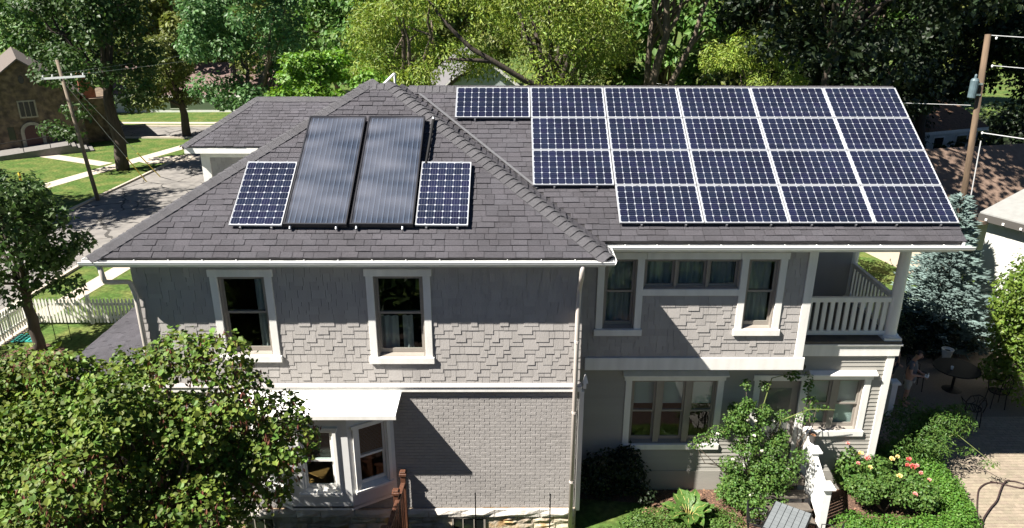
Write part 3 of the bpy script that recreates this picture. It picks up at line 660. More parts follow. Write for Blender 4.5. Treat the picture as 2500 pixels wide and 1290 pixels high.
# ------------------------------------------------------------------ solar panels and collectors
ORD = ['first', 'second', 'third', 'fourth', 'fifth', 'sixth']
def cell_mesh(name, mt, s):
    c = .125*s; h = s/2
    p = [(-h+c, -h), (h-c, -h), (h, -h+c), (h, h-c), (h-c, h), (-h+c, h), (-h, h-c), (-h, -h+c)]
    return MB().prism([(x, y, 0) for x, y in p], (0, 0, .0015)).mesh(name, mt)
cell_h = cell_mesh('solar_cell', m_cell_h, .1535); cell_v = cell_mesh('solar_cell', m_cell_v, .1535)
def panel_proto(w, h, nx, ny, cme):
    root = thing('solar_module', 'x', 'solar panel')
    b = MB().box(0, w, 0, .015, -.04, 0).box(0, w, h-.015, h, -.04, 0).box(0, .016, .015, h-.015, -.04, 0).box(w-.016, w, .015, h-.015, -.04, 0)
    b.build('frame', m_frame, root, bevel=.002)
    bs = MB().box(.016, w-.016, .015, h-.015, -.03, -.006).build('backsheet', m_back, root)
    ex, ey = (.056, .042) if w > h else (.042, .056); px, py = (w-ex)/nx, (h-ey)/ny
    for j in range(ny):
        for i in range(nx): inst('solar_cell', cme, bs, Matrix.Translation((ex/2+px*(i+.5), ey/2+py*(j+.5), -.0055)))
    for x in (.35*w-.16, .78*w): MB().box(x, x+.035, -.02, .03, -.12, -.045).build('mounting_foot', m_alu, root)
    for x in (.35*w-.16, .78*w): MB().box(x-.004, x+.039, h-.014, h+.012, -.002, .006).build('clamp', m_alu, root)
    return root
ph = panel_proto(1.65, .99, 10, 6, cell_h); pv = panel_proto(.99, 1.65, 6, 10, cell_v)
def place(p, first, O, u, w, z, label, group):
    o = p if first else copy_tree(p)
    m = Matrix((u, w, z)).transposed().to_4x4(); m.translation = O; o.matrix_world = m; o['label'] = label; o['group'] = group
    return o
U = Vector((1, 0, 0)); UP = Vector((0, cT, sT)); NN = Vector((0, -sT, cT)); O0 = Vector((0, 0, 9.0))
first = True
for r_, cols in enumerate(((0, 6), (1, 6), (1, 6), (2, 6))):
    for c in range(*cols):
        k = c-cols[0]
        lab = '%s framed solar panel from the left in the %s row of the large roof array' % (ORD[k], ['top', 'second', 'third', 'bottom'][r_])
        place(ph, first, O0+U*(c*1.67+.01)-UP*(r_*1.004+.995), U, UP, NN, lab, 'landscape panels of the roof array'); first = False
aL = R(-1.3); uL = (U*math.cos(aL)+UP*math.sin(-aL)*-1).normalized(); uL = (U*math.cos(R(1.3))+UP*math.sin(R(1.3))*0).normalized(); wL = (UP+U*.022).normalized()
OL = O0+NN*.40
place(pv, True, OL+U*(-4.055)-UP*4.40, U, wL, NN, 'upright solar panel left of the two dark collectors', 'upright solar panels beside the collectors')
place(pv, False, OL+U*(-.57)-UP*4.40, U, wL, NN, 'upright solar panel right of the two dark collectors', 'upright solar panels beside the collectors')
m_riser = mat('pale_riser', (.13, .14, .165), .5)
def collector(first_u, label):
    w, h = 1.185, 2.96
    root = thing('solar_collector', label, 'solar collector', group='flat plate collectors on the front roof')
    b = MB().box(0, w, 0, .03, -.1, .004).box(0, w, h-.03, h, -.1, .004).box(0, .03, .03, h-.03, -.1, .004).box(w-.03, w, .03, h-.03, -.1, .004)
    b.build('frame', m_bronze, root, bevel=.003)
    ab = MB().box(.03, w-.03, .03, h-.03, -.09, -.045).build('absorber', m_absorb, root)
    for i in range(11): x = .09+i*(w-.18)/10; MB().tube([(x, .05, -.04), (x, h-.05, -.04)], .016, 6).build('riser_tube', m_riser, ab)
    MB().box(.03, w-.03, .03, h-.03, -.012, -.006).build('glazing', m_cglass, root)
    for x in (.12, w-.2): MB().tube([(x, -.05, -.09), (x, .02, -.06)], .022, 8).build('mounting_foot', m_alu, root); MB().box(x-.12, x+.12, -.16, .0, -.168, -.155).build('flashing_plate', m_black, root)
    m = Matrix((U, wL, NN)).transposed().to_4x4(); m.translation = OL+U*first_u-UP*4.41+NN*.04; root.matrix_world = m
collector(-3.03, 'left tall dark glazed solar collector on the front roof slope'); collector(-1.79, 'right tall dark glazed solar collector on the front roof slope')
pa, pb = OL-UP*1.49+U*-.40-NN*.02, OL-UP*2.80+U*-.47-NN*.02
pp = thing('insulated_pipe', 'black insulated pipe beside the right dark collector', 'pipe', pb)
MB().tube([pa+UP*.02, pa, pb, pb-NN*.1], .032, 10).build('pipe', m_black, pp, smooth=True)
MB().lathe([(.03, 0), (.036, .02), (.02, .05)], pa, 8).build('pipe_cap', m_alu, pp)
# ------------------------------------------------------------------ foliage helpers
def norm(a): return a/np.maximum(np.linalg.norm(a, axis=-1, keepdims=True), 1e-9)
LEAF4 = (np.array([(0, 0, 0), (.45, -.38, .08), (1, 0, -.05), (.45, .38, .08)]), np.array([(0, 1, 2, 3)]))
HEART = (np.array([(0, 0, 0), (-.08, -.40, .16), (.48, -.52, .20), (.95, 0, -.06), (.48, .52, .20), (-.08, .40, .16)]), np.array([(0, 1, 2, 3), (0, 3, 4, 5)]))
LONG = (np.array([(0, 0, 0), (.5, -.17, .03), (1, 0, -.12), (.5, .17, .03)]), np.array([(0, 1, 2, 3)]))
MAPLE = (np.array([(0, 0, 0), (.15, -.5, .05), (.5, -.25, .04), (1, 0, -.05), (.5, .25, .04), (.15, .5, .05)]), np.array([(0, 1, 2, 3), (0, 3, 4, 5)]))
TUFT = (np.array([(0, 0, 0), (.35, .13, 0), (.35, -.065, .11), (.35, -.065, -.11), (1, 0, 0)]), np.array([(0, 1, 2), (0, 2, 3), (0, 3, 1), (4, 2, 1), (4, 3, 2), (4, 1, 3)]))
def leaf_arrays(P, T, N, S, shape):
    T = norm(T); B = norm(np.cross(N, T)); N = np.cross(T, B); sv, sf = shape
    V = P[:, None, :]+S[:, None, None]*(sv[None, :, 0:1]*T[:, None]+sv[None, :, 1:2]*B[:, None]+sv[None, :, 2:3]*N[:, None])
    F = sf[None]+(np.arange(len(P))*len(sv))[:, None, None]
    return V.reshape(-1, 3), F.reshape(-1, sf.shape[1])
def clump_points(rg, clumps, n, inner=.35):
    c = np.array(clumps); w = c[:, 3]*c[:, 4]+c[:, 4]*c[:, 5]+c[:, 3]*c[:, 5]; k = rg.choice(len(c), n, p=w/w.sum())
    d = norm(rg.normal(size=(n, 3))); r = inner+(1-inner)*rg.random(n)**.5
    # ragged clump outline
    r = r*(1+.22*np.sin(d[:, 0]*5+k)*np.sin(d[:, 1]*6+k*1.7)*np.sin(d[:, 2]*5+k*.6))
    return c[k, :3]+d*c[k, 3:6]*r[:, None], d, k
def foliage(name, parent, mt, clumps, n, size, shape=LEAF4, seed=0, droop=.35, up=.45, rnd=.7, inner=.35, kind=None, zmin=None):
    rg = np.random.default_rng(seed); P, d, k = clump_points(rg, clumps, n, inner)
    if zmin is not None: P[:, 2] = np.maximum(P[:, 2], zmin+rg.random(n)*.05)
    N = norm(d*.7+np.array([0, 0, up])+rnd*rg.normal(size=(n, 3))*.6)
    T = d*.5+rg.normal(size=(n, 3))*.8; T[:, 2] -= droop; T -= N*(T*N).sum(1, keepdims=True)
    V, F = leaf_arrays(P-np.array(rootloc(parent)), T, N, size*rg.uniform(.5, 1.45, n), shape)
    o = addobj(name, npmesh(name, V, F, mt), parent)
    if kind: o['kind'] = kind
    return o
def make_clumps(rg, c, r, n, cr, flat=.75, lowcut=-.8):
    out = []; c = np.array(c); r = np.array(r)
    while len(out) < n:
        d = norm(rg.normal(size=3)); 
        if d[2] < lowcut: continue
        q = .45+.5*rg.random()**.6; s = cr*rg.uniform(.65, 1.25)
        p = c+d*r*q; out.append((*p, s, s, s*flat))
    return out
def limb(b, rg, p0, p1, r0, r1, n=6, wob=.08, sides=7):
    p0, p1 = Vector(p0), Vector(p1); L = (p1-p0).length; pts = []
    for i in range(n+1):
        t = i/n; p = p0.lerp(p1, t)+Vector(rg.normal(size=3))*wob*L*.25*math.sin(math.pi*t); p.z += .06*L*math.sin(math.pi*t); pts.append(p)
    b.tube(pts, [r0+(r1-r0)*i/n for i in range(n+1)], sides); return pts
def tree(label, base, h, tr, cc, cr, ncl, clr, nleaf, leaf, mt, name='tree', seed=1, shape=LEAF4, group=None, bark=None, fork=.45, lean=(0, 0), flat=.75, extra=(), nlimb=9, droop=.35, lowcut=-.8, inner=.35):
    rg = np.random.default_rng(seed); root = thing(name, label, 'tree', base, group); bark = bark or m_bark
    cl = make_clumps(rg, cc, cr, ncl, clr, flat, lowcut)+list(extra)
    top = Vector((base[0]+lean[0], base[1]+lean[1], base[2]+h*fork)); b = MB()
    limb(b, rg, Vector(base)-Vector((0, 0, .1)), top, tr*1.25, tr*.75, 7, .05, 10); b.build('trunk', bark, root, smooth=True)
    lb = MB(); order = sorted(range(ncl), key=lambda i: rg.random())[:nlimb]
    for i in order:
        e = Vector(cl[i][:3]); pts = limb(lb, rg, top-Vector((0, 0, rg.random()*h*.08)), e, tr*.5, tr*.1, 6, .12, 6)
        for j in range(2): q = pts[3+j]; limb(lb, rg, q, q+Vector(rg.normal(size=3))*clr*.8, tr*.2, tr*.05, 3, .1, 5)
    lb.build('branches', bark, root, smooth=True)
    foliage('crown', root, mt, cl, nleaf, leaf, shape, seed+50, droop=droop, inner=inner)
    return root
def leafmat(name, col, island=.3, hue=.02, trans=.28, rough=.5, spec=.35, var=.18, vscale=.5):
    return mat(name, col, rough, island=island, hue=hue, trans=trans, spec=spec, var=var, vscale=vscale)
lf_dark = leafmat('dark_green_leaf', (.045, .085, .022)); lf_mid = leafmat('mid_green_leaf', (.085, .165, .034)); lf_yel = leafmat('yellow_green_leaf', (.19, .255, .04), hue=.025)
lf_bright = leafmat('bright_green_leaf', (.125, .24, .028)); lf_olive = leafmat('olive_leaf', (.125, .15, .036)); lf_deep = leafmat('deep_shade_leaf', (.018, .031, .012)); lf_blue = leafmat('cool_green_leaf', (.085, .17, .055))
lf_red = leafmat('redbud_leaf', (.105, .158, .025), hue=.034, island=.45, rough=.55, spec=.3, trans=.25, var=.3, vscale=1.6)
lf_pod = leafmat('brown_seed_pod', (.17, .07, .045), island=.3, trans=.1)
lf_spruce = leafmat('blue_spruce_needle', (.155, .215, .20), hue=.01, island=.3, trans=.05, rough=.7)
lf_arbor = leafmat('arborvitae_spray', (.105, .165, .024), hue=.02, island=.3)
lf_rose = leafmat('rose_leaf', (.075, .145, .028), hue=.02); lf_box = leafmat('boxwood_leaf', (.085, .185, .026), hue=.015, island=.25); lf_cover = leafmat('ground_cover_leaf', (.085, .155, .032), hue=.02)
m_petw = mat('white_petal', (.82, .80, .72), .6, trans=.2); m_pety = mat('yellow_petal', (.80, .66, .30), .6, trans=.2); m_petr = mat('coral_petal', (.66, .16, .14), .6, trans=.2); m_petp = mat('pink_petal', (.80, .36, .33), .6, trans=.2)
m_stem = mat('green_stem', (.14, .17, .05), .6)
# chips of the mulch beds
Tn = np.random.default_rng(8); Tv = Tn.normal(size=(CHN, 3)); Tv[:, 2] *= .25; Nv = np.tile(np.array([[0, 0, 1.]]), (CHN, 1))+Tn.normal(size=(CHN, 3))*.4
V, F = leaf_arrays(CHP, Tv, Nv, Tn.uniform(.03, .09, CHN), LONG)
tag(addobj('mulch_chips', npmesh('mulch_chips', V, F, mat('mulch_chip', (.20, .115, .07), .9, island=.5, hue=.01))), 'loose brown bark chips strewn over the mulch beds', 'mulch', kind='stuff')

# ------------------------------------------------------------------ trees
# foreground redbud
rg = np.random.default_rng(77); rb = thing('redbud_tree', 'bushy tree with heart shaped leaves and brown pods in the lower left foreground', 'tree', (-4.9, -7.6, 0))
cl = make_clumps(rg, (-5.6, -7.1, 3.55), (2.95, 1.9, 2.15), 62, .5, .8, -.5)
cl += [(-3.3, -6.9, 5.75, .55, .5, .45), (-3.95, -6.8, 5.75, .5, .5, .42), (-2.5, -6.9, 4.75, .45, .45, .4), (-2.35, -6.95, 4.35, .5, .5, .45), (-2.75, -7.0, 3.6, .45, .5, .5), (-4.85, -6.7, 5.55, .28, .28, .3), (-4.3, -6.7, 5.65, .26, .26, .3), (-6.6, -6.7, 5.4, .6, .5, .4), (-3.0, -7.0, 5.15, .5, .5, .45), (-7.3, -7.0, 5.3, .6, .6, .4), (-5.6, -6.8, 5.35, .5, .5, .35)]
cl += make_clumps(rg, (-3.75, -7.0, 4.15), (1.05, .8, 1.15), 16, .42, .8, -.6)+make_clumps(rg, (-6.0, -6.9, 4.6), (2.2, .8, .7), 14, .42, .8, -.6)
b = MB(); limb(b, rg, (-4.9, -7.6, -.1), (-5.0, -7.4, 1.3), .16, .12, 6, .05, 10); b.build('trunk', m_bark, rb, smooth=True)
lb = MB()
for i in range(0, len(cl)): limb(lb, rg, (-5.0, -7.4, 1.3+.3*rg.random()), cl[i][:3], .05, .012, 7, .12, 6)
lb.build('branches', m_bark, rb, smooth=True)
n_l = 38000; Pq, dq, kq = clump_points(rg, cl, n_l, .35)
Nq = norm(dq*.45+np.array([0, -.15, .75])+rg.normal(size=(n_l, 3))*.45); Tq = dq*.4+rg.normal(size=(n_l, 3))*.7; Tq[:, 2] -= .5; Tq -= Nq*(Tq*Nq).sum(1, keepdims=True); Tq = norm(Tq); Bq = np.cross(Nq, Tq)
Sq = .069*rg.uniform(.45, 1.5, n_l)
front = np.argsort(((Pq-np.array(CAM))**2).sum(1)+50*((Pq[:, 0] < -6.6) | (Pq[:, 2] < 3))-3*Pq[:, 2])[:300]; rest = np.setdiff1d(np.arange(n_l), front)
heart_me = npmesh('leaf', HEART[0], HEART[1], lf_red)
for i in front:
    m = Matrix([list(Tq[i]*Sq[i])+[0], list(Bq[i]*Sq[i])+[0], list(Nq[i]*Sq[i])+[0], [0, 0, 0, 1]]).transposed(); m.translation = Pq[i]
    m.col[3] = (*Pq[i], 1); inst('leaf', heart_me, rb, m)
V, F = leaf_arrays(Pq[rest]-np.array(rootloc(rb)), Tq[rest], Nq[rest], Sq[rest], HEART)
addobj('crown', npmesh('crown', V, F, lf_red), rb)['kind'] = 'stuff'
npd = 6000; Pp, dp, kp = clump_points(rg, [c for c in cl if rg.random() < .45], npd, .55); Tp = np.tile(np.array([[0., 0, -1]]), (npd, 1))+rg.normal(size=(npd, 3))*.25
Pp[:, 2] -= .05
V, F = leaf_arrays(Pp-np.array(rootloc(rb)), Tp, rg.normal(size=(npd, 3)), rg.uniform(.07, .12, npd), (LONG[0]*np.array([1, 1.1, 1]), LONG[1])); addobj('seed_pods', npmesh('seed_pods', V, F, lf_pod), rb)['kind'] = 'stuff'

# young maple by the picket fence
tree('young maple on the lawn by the white picket fence', (-14.07, 4.48, 0), 7.2, .15, (-14.5, 4.3, 4.35), (2.35, 2.0, 2.0), 44, .62, 9500, .155, leafmat('maple_leaf', (.055, .098, .026), island=.35), name='maple_tree', seed=5, shape=MAPLE, bark=m_barkd, fork=.34, extra=((-12.2, 4.3, 3.9, .5, .5, .4), (-11.9, 4.3, 3.7, .4, .4, .3), (-12.6, 4.3, 2.35, .55, .5, .35), (-14.3, 4.3, 1.95, .5, .5, .3), (-13.1, 4.3, 5.3, .6, .6, .5), (-13.3, 4.2, 2.6, .6, .5, .4), (-15.2, 4.2, 2.4, .7, .6, .5), (-12.5, 4.2, 4.6, .6, .5, .4), (-12.9, 4.2, 3.2, .6, .5, .45)), lowcut=-.75)
# street side trees
tree('tall dark street tree with a thick bare trunk on the verge', (-23.5, 29.5, 0), 13, .34, (-24.0, 29.6, 8.4), (3.5, 3.6, 5.4), 60, 1.15, 16000, .24, lf_dark, name='street_tree', seed=9, bark=m_barkd, fork=.45, extra=((-26.8, 28.4, 2.9, .9, .9, .5), (-25.6, 28.0, 2.6, .9, .8, .5), (-24.8, 28.2, 4.0, 1.0, .8, .7)))
tree('small dark tree on the corner beside the back street', (-23.9, 40.6, 0), 8, .28, (-25.0, 40.6, 4.8), (2.4, 2.4, 3.0), 30, .85, 8000, .24, lf_olive, name='corner_tree', seed=12, bark=m_barkd, fork=.35)
tree('large cool green broadleaf tree left of the rear wing roof', (-14.2, 28, 0), 15, .35, (-14.2, 28, 8.2), (3.3, 3.3, 6.0), 56, 1.0, 17000, .23, lf_blue, name='broadleaf_tree', seed=15, fork=.3)
tree('bright green tree just behind the rear wing roof', (-6.4, 14.5, 0), 9.3, .18, (-6.3, 14.3, 6.3), (2.3, 1.8, 2.6), 36, .62, 11000, .15, lf_bright, name='bright_tree', seed=18, shape=MAPLE, fork=.4, flat=.55)
tree('yellow green tree with hanging leaves behind the roof peak', (-2.8, 18.5, 0), 14, .3, (-2.9, 17.6, 8.8), (3.9, 2.8, 4.2), 52, .95, 17000, .19, lf_yel, name='hanging_leaf_tree', seed=22, shape=LONG, fork=.4, droop=.9)
# the big tree with the leaning limb
t6 = tree('big yellow green tree with a dark limb leaning left above the ridge', (3.6, 19.5, 0), 17, .42, (2.9, 18.6, 10.2), (4.4, 3.6, 4.6), 62, 1.0, 19000, .19, lf_yel, name='leaning_limb_tree', seed=26, shape=LONG, bark=m_barkd, fork=.36, extra=((5.4, 17, 8.0, 1.1, 1, .9), (4.7, 16.6, 7.2, .9, .8, .7), (1.4, 16.6, 7.6, .9, .8, .6), (4.0, 16.8, 8.9, 1.2, 1, .9)), droop=.7)
b = MB(); b.tube([(3.9, 17.4, 5.6), (3.1, 16.6, 6.7), (2.0, 16.1, 7.2), (.6, 15.8, 8.05), (-.35, 15.7, 8.6), (-1.2, 15.6, 9.4), (-2.2, 15.6, 10.6)], [.17, .15, .13, .115, .1, .085, .06], 9)
b.tube([(.6, 15.8, 8.05), (-.5, 15.7, 8.15), (-1.8, 15.6, 8.2)], [.1, .08, .04], 7); b.build('limb', m_barkd, t6, smooth=True)
# forked trunks behind the array
t7 = tree('tall forked tree with bare grey trunks behind the solar array', (8.3, 21, 0), 24, .17, (11.0, 22.0, 15.0), (8.0, 6.0, 5.6), 80, 1.5, 22000, .27, lf_olive, name='forked_tree', seed=31, fork=.4, extra=((11.5, 20.5, 7.0, 1.0, .9, .8), (12.4, 20.4, 7.8, 1.0, .9, .8), (13.2, 20.6, 6.7, .9, .8, .6), (6.8, 20.8, 8.4, 1.2, 1, 1), (11.2, 20.6, 8.4, .8, .8, .6)))
b = MB(); b.tube([(8.2, 19.9, 4.0), (8.25, 19.9, 6.4), (8.5, 19.9, 7.7), (8.8, 19.9, 8.9), (8.7, 19.9, 10.6), (8.9, 20.2, 13)], [.24, .22, .20, .18, .15, .1], 9); b.tube([(8.8, 19.9, 8.9), (9.3, 19.9, 9.7), (9.5, 19.9, 11)], [.12, .09, .05], 7); b.tube([(8.7, 19.9, 8.9), (8.2, 19.9, 9.9), (7.9, 20, 11)], [.12, .08, .05], 7)
b.tube([(8.9, 19.9, 5.2), (9.25, 19.9, 6.7), (9.75, 19.8, 7.9), (10.15, 19.8, 8.8), (10.35, 19.8, 9.8), (10.8, 19.8, 11)], [.18, .16, .14, .12, .1, .07], 8); b.tube([(9.9, 19.8, 8.2), (10.4, 19.8, 8.9), (10.7, 19.8, 9.3)], [.07, .05, .03], 6); b.build('trunk', m_bark, t7, smooth=True)
# dark stand of trees on the right
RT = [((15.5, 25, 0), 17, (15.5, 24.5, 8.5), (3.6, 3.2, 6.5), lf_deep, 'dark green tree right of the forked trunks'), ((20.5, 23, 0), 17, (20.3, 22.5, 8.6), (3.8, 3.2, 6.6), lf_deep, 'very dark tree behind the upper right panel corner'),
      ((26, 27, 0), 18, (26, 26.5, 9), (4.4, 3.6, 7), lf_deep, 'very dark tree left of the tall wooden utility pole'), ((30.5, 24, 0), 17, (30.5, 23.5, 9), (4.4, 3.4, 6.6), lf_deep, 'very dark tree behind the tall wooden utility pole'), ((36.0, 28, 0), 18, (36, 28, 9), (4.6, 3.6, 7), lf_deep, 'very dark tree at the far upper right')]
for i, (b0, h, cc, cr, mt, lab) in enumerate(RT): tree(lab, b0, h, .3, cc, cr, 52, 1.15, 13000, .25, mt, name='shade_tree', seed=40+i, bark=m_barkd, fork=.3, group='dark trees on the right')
tree('tall spreading tree added to shade the dark stand at right from above', (23.0, 31, 0), 25, .45, (22.5, 24.5, 15.8), (8.0, 6.0, 5.2), 70, 1.6, 17000, .32, lf_deep, name='shade_tree', seed=48, bark=m_barkd, fork=.5, group='dark trees on the right')  # added to cast shade on the stand, crown mostly out of view
tree('street tree just off the left edge shading the road', (-30.5, 16.0, 0), 14, .3, (-30.0, 16.5, 9.6), (4.4, 4.2, 4.4), 44, 1.2, 10000, .26, lf_mid, name='street_tree', seed=49, bark=m_barkd, fork=.3)
ug = []
rg = np.random.default_rng(17)
for k in range(70): ug.append((rg.uniform(14, 52), rg.uniform(22, 40), rg.uniform(.5, 3.0), 1.6, 1.3, 1.2))
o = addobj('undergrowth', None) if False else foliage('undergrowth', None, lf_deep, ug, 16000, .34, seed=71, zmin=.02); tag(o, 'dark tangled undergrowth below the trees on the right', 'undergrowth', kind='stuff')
wd = [(rg.uniform(-38, 32), rg.uniform(-34, -20.5), rg.uniform(1, 10), 2.6, 2.2, 2.4) for k in range(150)]+[(rg.uniform(-16, 16), rg.uniform(-22, -12.5), rg.uniform(.2, 1.8), 1.5, 1.3, 1.1) for k in range(90)]  # unseen trees and shrubs added to darken reflections and cut bounce light
tag(foliage('added_woodland', None, lf_dark, wd, 26000, .7, seed=72, zmin=.05), 'unseen wood added behind the camera to darken window reflections and front yard', 'added_woodland', kind='stuff')
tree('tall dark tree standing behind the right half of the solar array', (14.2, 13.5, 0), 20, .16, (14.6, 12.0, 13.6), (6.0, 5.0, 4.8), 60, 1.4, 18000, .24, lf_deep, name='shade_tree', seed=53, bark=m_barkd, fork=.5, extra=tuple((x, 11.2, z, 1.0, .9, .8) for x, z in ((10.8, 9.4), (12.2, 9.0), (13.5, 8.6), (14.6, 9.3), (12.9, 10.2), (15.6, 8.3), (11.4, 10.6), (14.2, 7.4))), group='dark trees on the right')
tree('yellow green understorey tree between the forked trunks and the dark stand', (11.8, 16.2, 0), 10, .14, (11.9, 15.8, 7.4), (2.3, 1.5, 2.4), 26, .6, 7000, .17, lf_yel, name='understorey_tree', seed=57, shape=LONG, fork=.4, droop=.7)
# farther trees: copies of three plain crowns
pr_ = [tree('x', (0, 0, 0), 13, .3, (0, 0, 7.4), (4.2, 4.2, 5.4), 44, 1.3, 9000, .36, m, name='distant_tree', seed=60+i, fork=.3, group='trees in the distance') for i, m in enumerate((lf_olive, lf_mid, lf_yel))]
far = [(-41, 52, 1, 'pale distant tree at the upper left edge'), (-36, 60, 0, 'distant tree behind the stone church roof'), (-29.5, 58, 0, 'distant tree behind the low brown roofed house'), (-24.5, 60, 2, 'yellowish distant tree above the low brown roofed house'), (-20, 54, 0, 'olive distant tree left of the large cool green tree'),
       (-13.5, 48, 1, 'distant tree behind the large cool green tree'), (-7, 38, 1, 'distant tree behind the bright green tree'), (-1, 40, 0, 'distant tree behind the hanging leaf tree'), (6, 36, 0, 'distant tree behind the leaning limb'), (12.5, 36, 1, 'distant tree behind the forked trunks'),
       (19, 37, 0, 'distant tree behind the dark stand'), (27, 40, 1, 'distant tree far right behind the dark stand'), (36, 42, 0, 'distant tree at the far right edge'), (-46, 66, 0, 'hazy distant tree at the left skyline'), (-33, 74, 1, 'hazy distant tree on the skyline over the church'), (-18, 72, 2, 'hazy distant tree on the skyline at left'), (-2, 66, 0, 'hazy distant tree on the skyline near the middle'), (14, 62, 1, 'hazy distant tree on the skyline at right'), (-60, 90, 1, 'hazy distant tree far away at the left edge'), (43, 55, 0, 'hazy distant tree far away at the right edge'), (-52, 100, 0, 'faint distant tree on the left horizon')]
used = set()
for i, (x, y, k, lab) in enumerate(far):
    s = 1.0+.12*((i*7) % 5-2)/2+(.12 if y > 60 else 0)
    if k not in used: used.add(k); o = pr_[k]; o.location = (x, y, gz(x, y)); o['label'] = lab; o.scale = (s, s, s); o.rotation_euler.z = i*1.3
    else: copy_tree(pr_[k], (x, y, gz(x, y)), i*1.3, (s, s, s*1.05), label=lab)
# blue spruce
def spruce(label, base, h, r, seed, n=9000):
    rg = np.random.default_rng(seed); root = thing('blue_spruce', label, 'tree', base)
    MB().tube([base, (base[0], base[1], base[2]+h*.98)], [.14, .02], 8).build('trunk', m_barkd, root)
    Ps, Ts, Ns = [], [], []
    z = .25
    while z < h-.1:
        rr = r*(1-z/h)**.8+.06; nb = max(5, int(9*rr/r+5))
        for k in range(nb):
            a = 6.283*(k+rg.random()*.6)/nb+z*3; d = np.array([math.cos(a), math.sin(a), 0]); L = rr*rg.uniform(.75, 1.1); m = int(26*L/r*2.2)+8
            t = rg.random(m)**.7; side = np.array([-d[1], d[0], 0]); wd = .28*L*(1-t*.75)
            p = np.outer(t*L, d)+np.outer(rg.uniform(-1, 1, m)*wd, side); p[:, 2] = z-.25*t*L+.22*(t*L)**2/max(r, .1)+rg.normal(0, .025, m)
            Ps.append(p); Ts.append(np.tile(d*.9, (m, 1))+np.outer(rg.uniform(-.8, .8, m), side)+np.array([0, 0, .25])+rg.normal(size=(m, 3))*.15); Ns.append(np.tile([[0, 0, 1.]], (m, 1)))
        z += .17*(1-.35*z/h)
    Pz = np.concatenate(Ps); Tz = np.concatenate(Ts); Nz = np.concatenate(Ns)
    V, F = leaf_arrays(Pz, Tz, Nz, rg.uniform(.16, .27, len(Pz)), TUFT)
    addobj('crown', npmesh('crown', V, F, lf_spruce), root)
spruce('blue spruce beyond the right end of the gutter', (15.45, 5.2, 0), 5.15, 1.75, 3)
# shrubs on the right edge
def shrub(name, label, base, clumps, n, size, mt, shape=LEAF4, seed=1, cat='shrub', group=None, stems=5, zmin=.02, **kw):
    root = thing(name, label, cat, base, group); rg = np.random.default_rng(seed); b = MB()
    for i in range(stems):
        c = clumps[rg.integers(len(clumps))]; limb(b, rg, base, c[:3], .02, .006, 4, .15, 5)
    if stems: b.build('stems', m_bark, root)
    foliage('foliage', root, mt, clumps, n, size, shape, seed, zmin=zmin, **kw); return root
rg = np.random.default_rng(91)
def mass(x0, x1, y0, y1, z0, z1, n, s): return [(rg.uniform(x0, x1), rg.uniform(y0, y1), rg.uniform(z0, z1), s*rg.uniform(.7, 1.3), s*rg.uniform(.7, 1.3), s*rg.uniform(.6, 1.1)) for _ in range(n)]
shrub('arborvitae', 'tall yellow green arborvitae at the right edge beyond the patio', (15.7, 1.6, 0), mass(15.2, 17.2, .8, 2.4, .5, 4.0, 80, .5)+[(15.0, 1.0, 3.9, .5, .5, .5), (14.95, 1.1, 3.3, .45, .45, .5)], 22000, .10, lf_arbor, seed=7)
shrub('arborvitae', 'green arborvitae seen between the balcony column and the spruce', (13.2, 9.5, 0), mass(11.6, 14.6, 9, 11, .6, 4.3, 44, .6), 10000, .13, lf_arbor, seed=8)
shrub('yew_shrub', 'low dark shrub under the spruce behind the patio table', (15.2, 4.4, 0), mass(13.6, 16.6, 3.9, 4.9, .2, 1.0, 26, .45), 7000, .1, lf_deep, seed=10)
# planting in front of the right wing
shrub('rose_bush', 'rose bush with yellow, pink and red blooms inside the clipped hedge', (9.7, -3.5, 0), mass(8.9, 10.5, -3.9, -2.95, .35, .95, 34, .24), 9500, .06, lf_rose, seed=11, cat='rose bush')
rbush = [o for o in C.objects if o.name.startswith('rose_bush')][0]
def bloom(parent, p, r, mt, seed):
    rg = np.random.default_rng(seed); n = 16; d = norm(rg.normal(size=(n, 3))); d[:, 2] = abs(d[:, 2]); P_ = np.array(p)[None]+d*r*.25
    V, F = leaf_arrays(P_-np.array(rootloc(parent)), d+np.array([0, 0, .3]), norm(rg.normal(size=(n, 3))), np.full(n, r*1.05), (HEART[0]*np.array([1, 1.2, 1.5]), HEART[1]))
    addobj('bloom', npmesh('bloom', V, F, mt), parent)
for i, (x, y, z, r, mt) in enumerate([(9.28, -2.85, 1.05, .085, m_pety), (9.4, -2.95, 1.0, .09, m_petp), (9.0, -2.75, 1.25, .06, m_petp), (9.95, -2.98, 1.0, .075, m_pety), (10.12, -2.9, 1.0, .06, m_pety), (10.32, -3.02, 1.0, .085, m_petr), (10.2, -3.2, .98, .07, m_petr), (10.3, -3.25, .98, .09, m_petr), (10.4, -3.22, .98, .07, m_petp), (10.38, -3.45, .95, .07, m_petp), (9.3, -3.3, 1.0, .07, m_pety), (9.85, -3.55, .95, .08, m_pety), (10.48, -3.62, .9, .06, m_petp), (9.95, -4.05, .85, .075, m_petp), (9.1, -3.15, 1.0, .06, m_petp)]): bloom(rbush, (x, y, z+.06), r*.72, mt, i)
hd = []
for t in np.linspace(0, 1, 40):
    if t < .45: q = t/.45; x, y = 8.45+q*2.4, -4.42-.12*math.sin(q*3)
    else: q = (t-.45)/.55; x, y = 10.9+.4*math.sin(q*1.6), -4.45+q*2.2
    hd += [(x, y+rg.uniform(-.05, .05), .28, .38, .38, .28), (x+rg.uniform(-.1, .1), y+rg.uniform(-.1, .1), .48, .30, .30, .16)]
shrub('boxwood_hedge', 'clipped green boxwood hedge curving round the rose bed', (10.2, -4.2, 0), hd, 26000, .05, lf_box, seed=12, cat='hedge', rnd=.9, inner=.6)
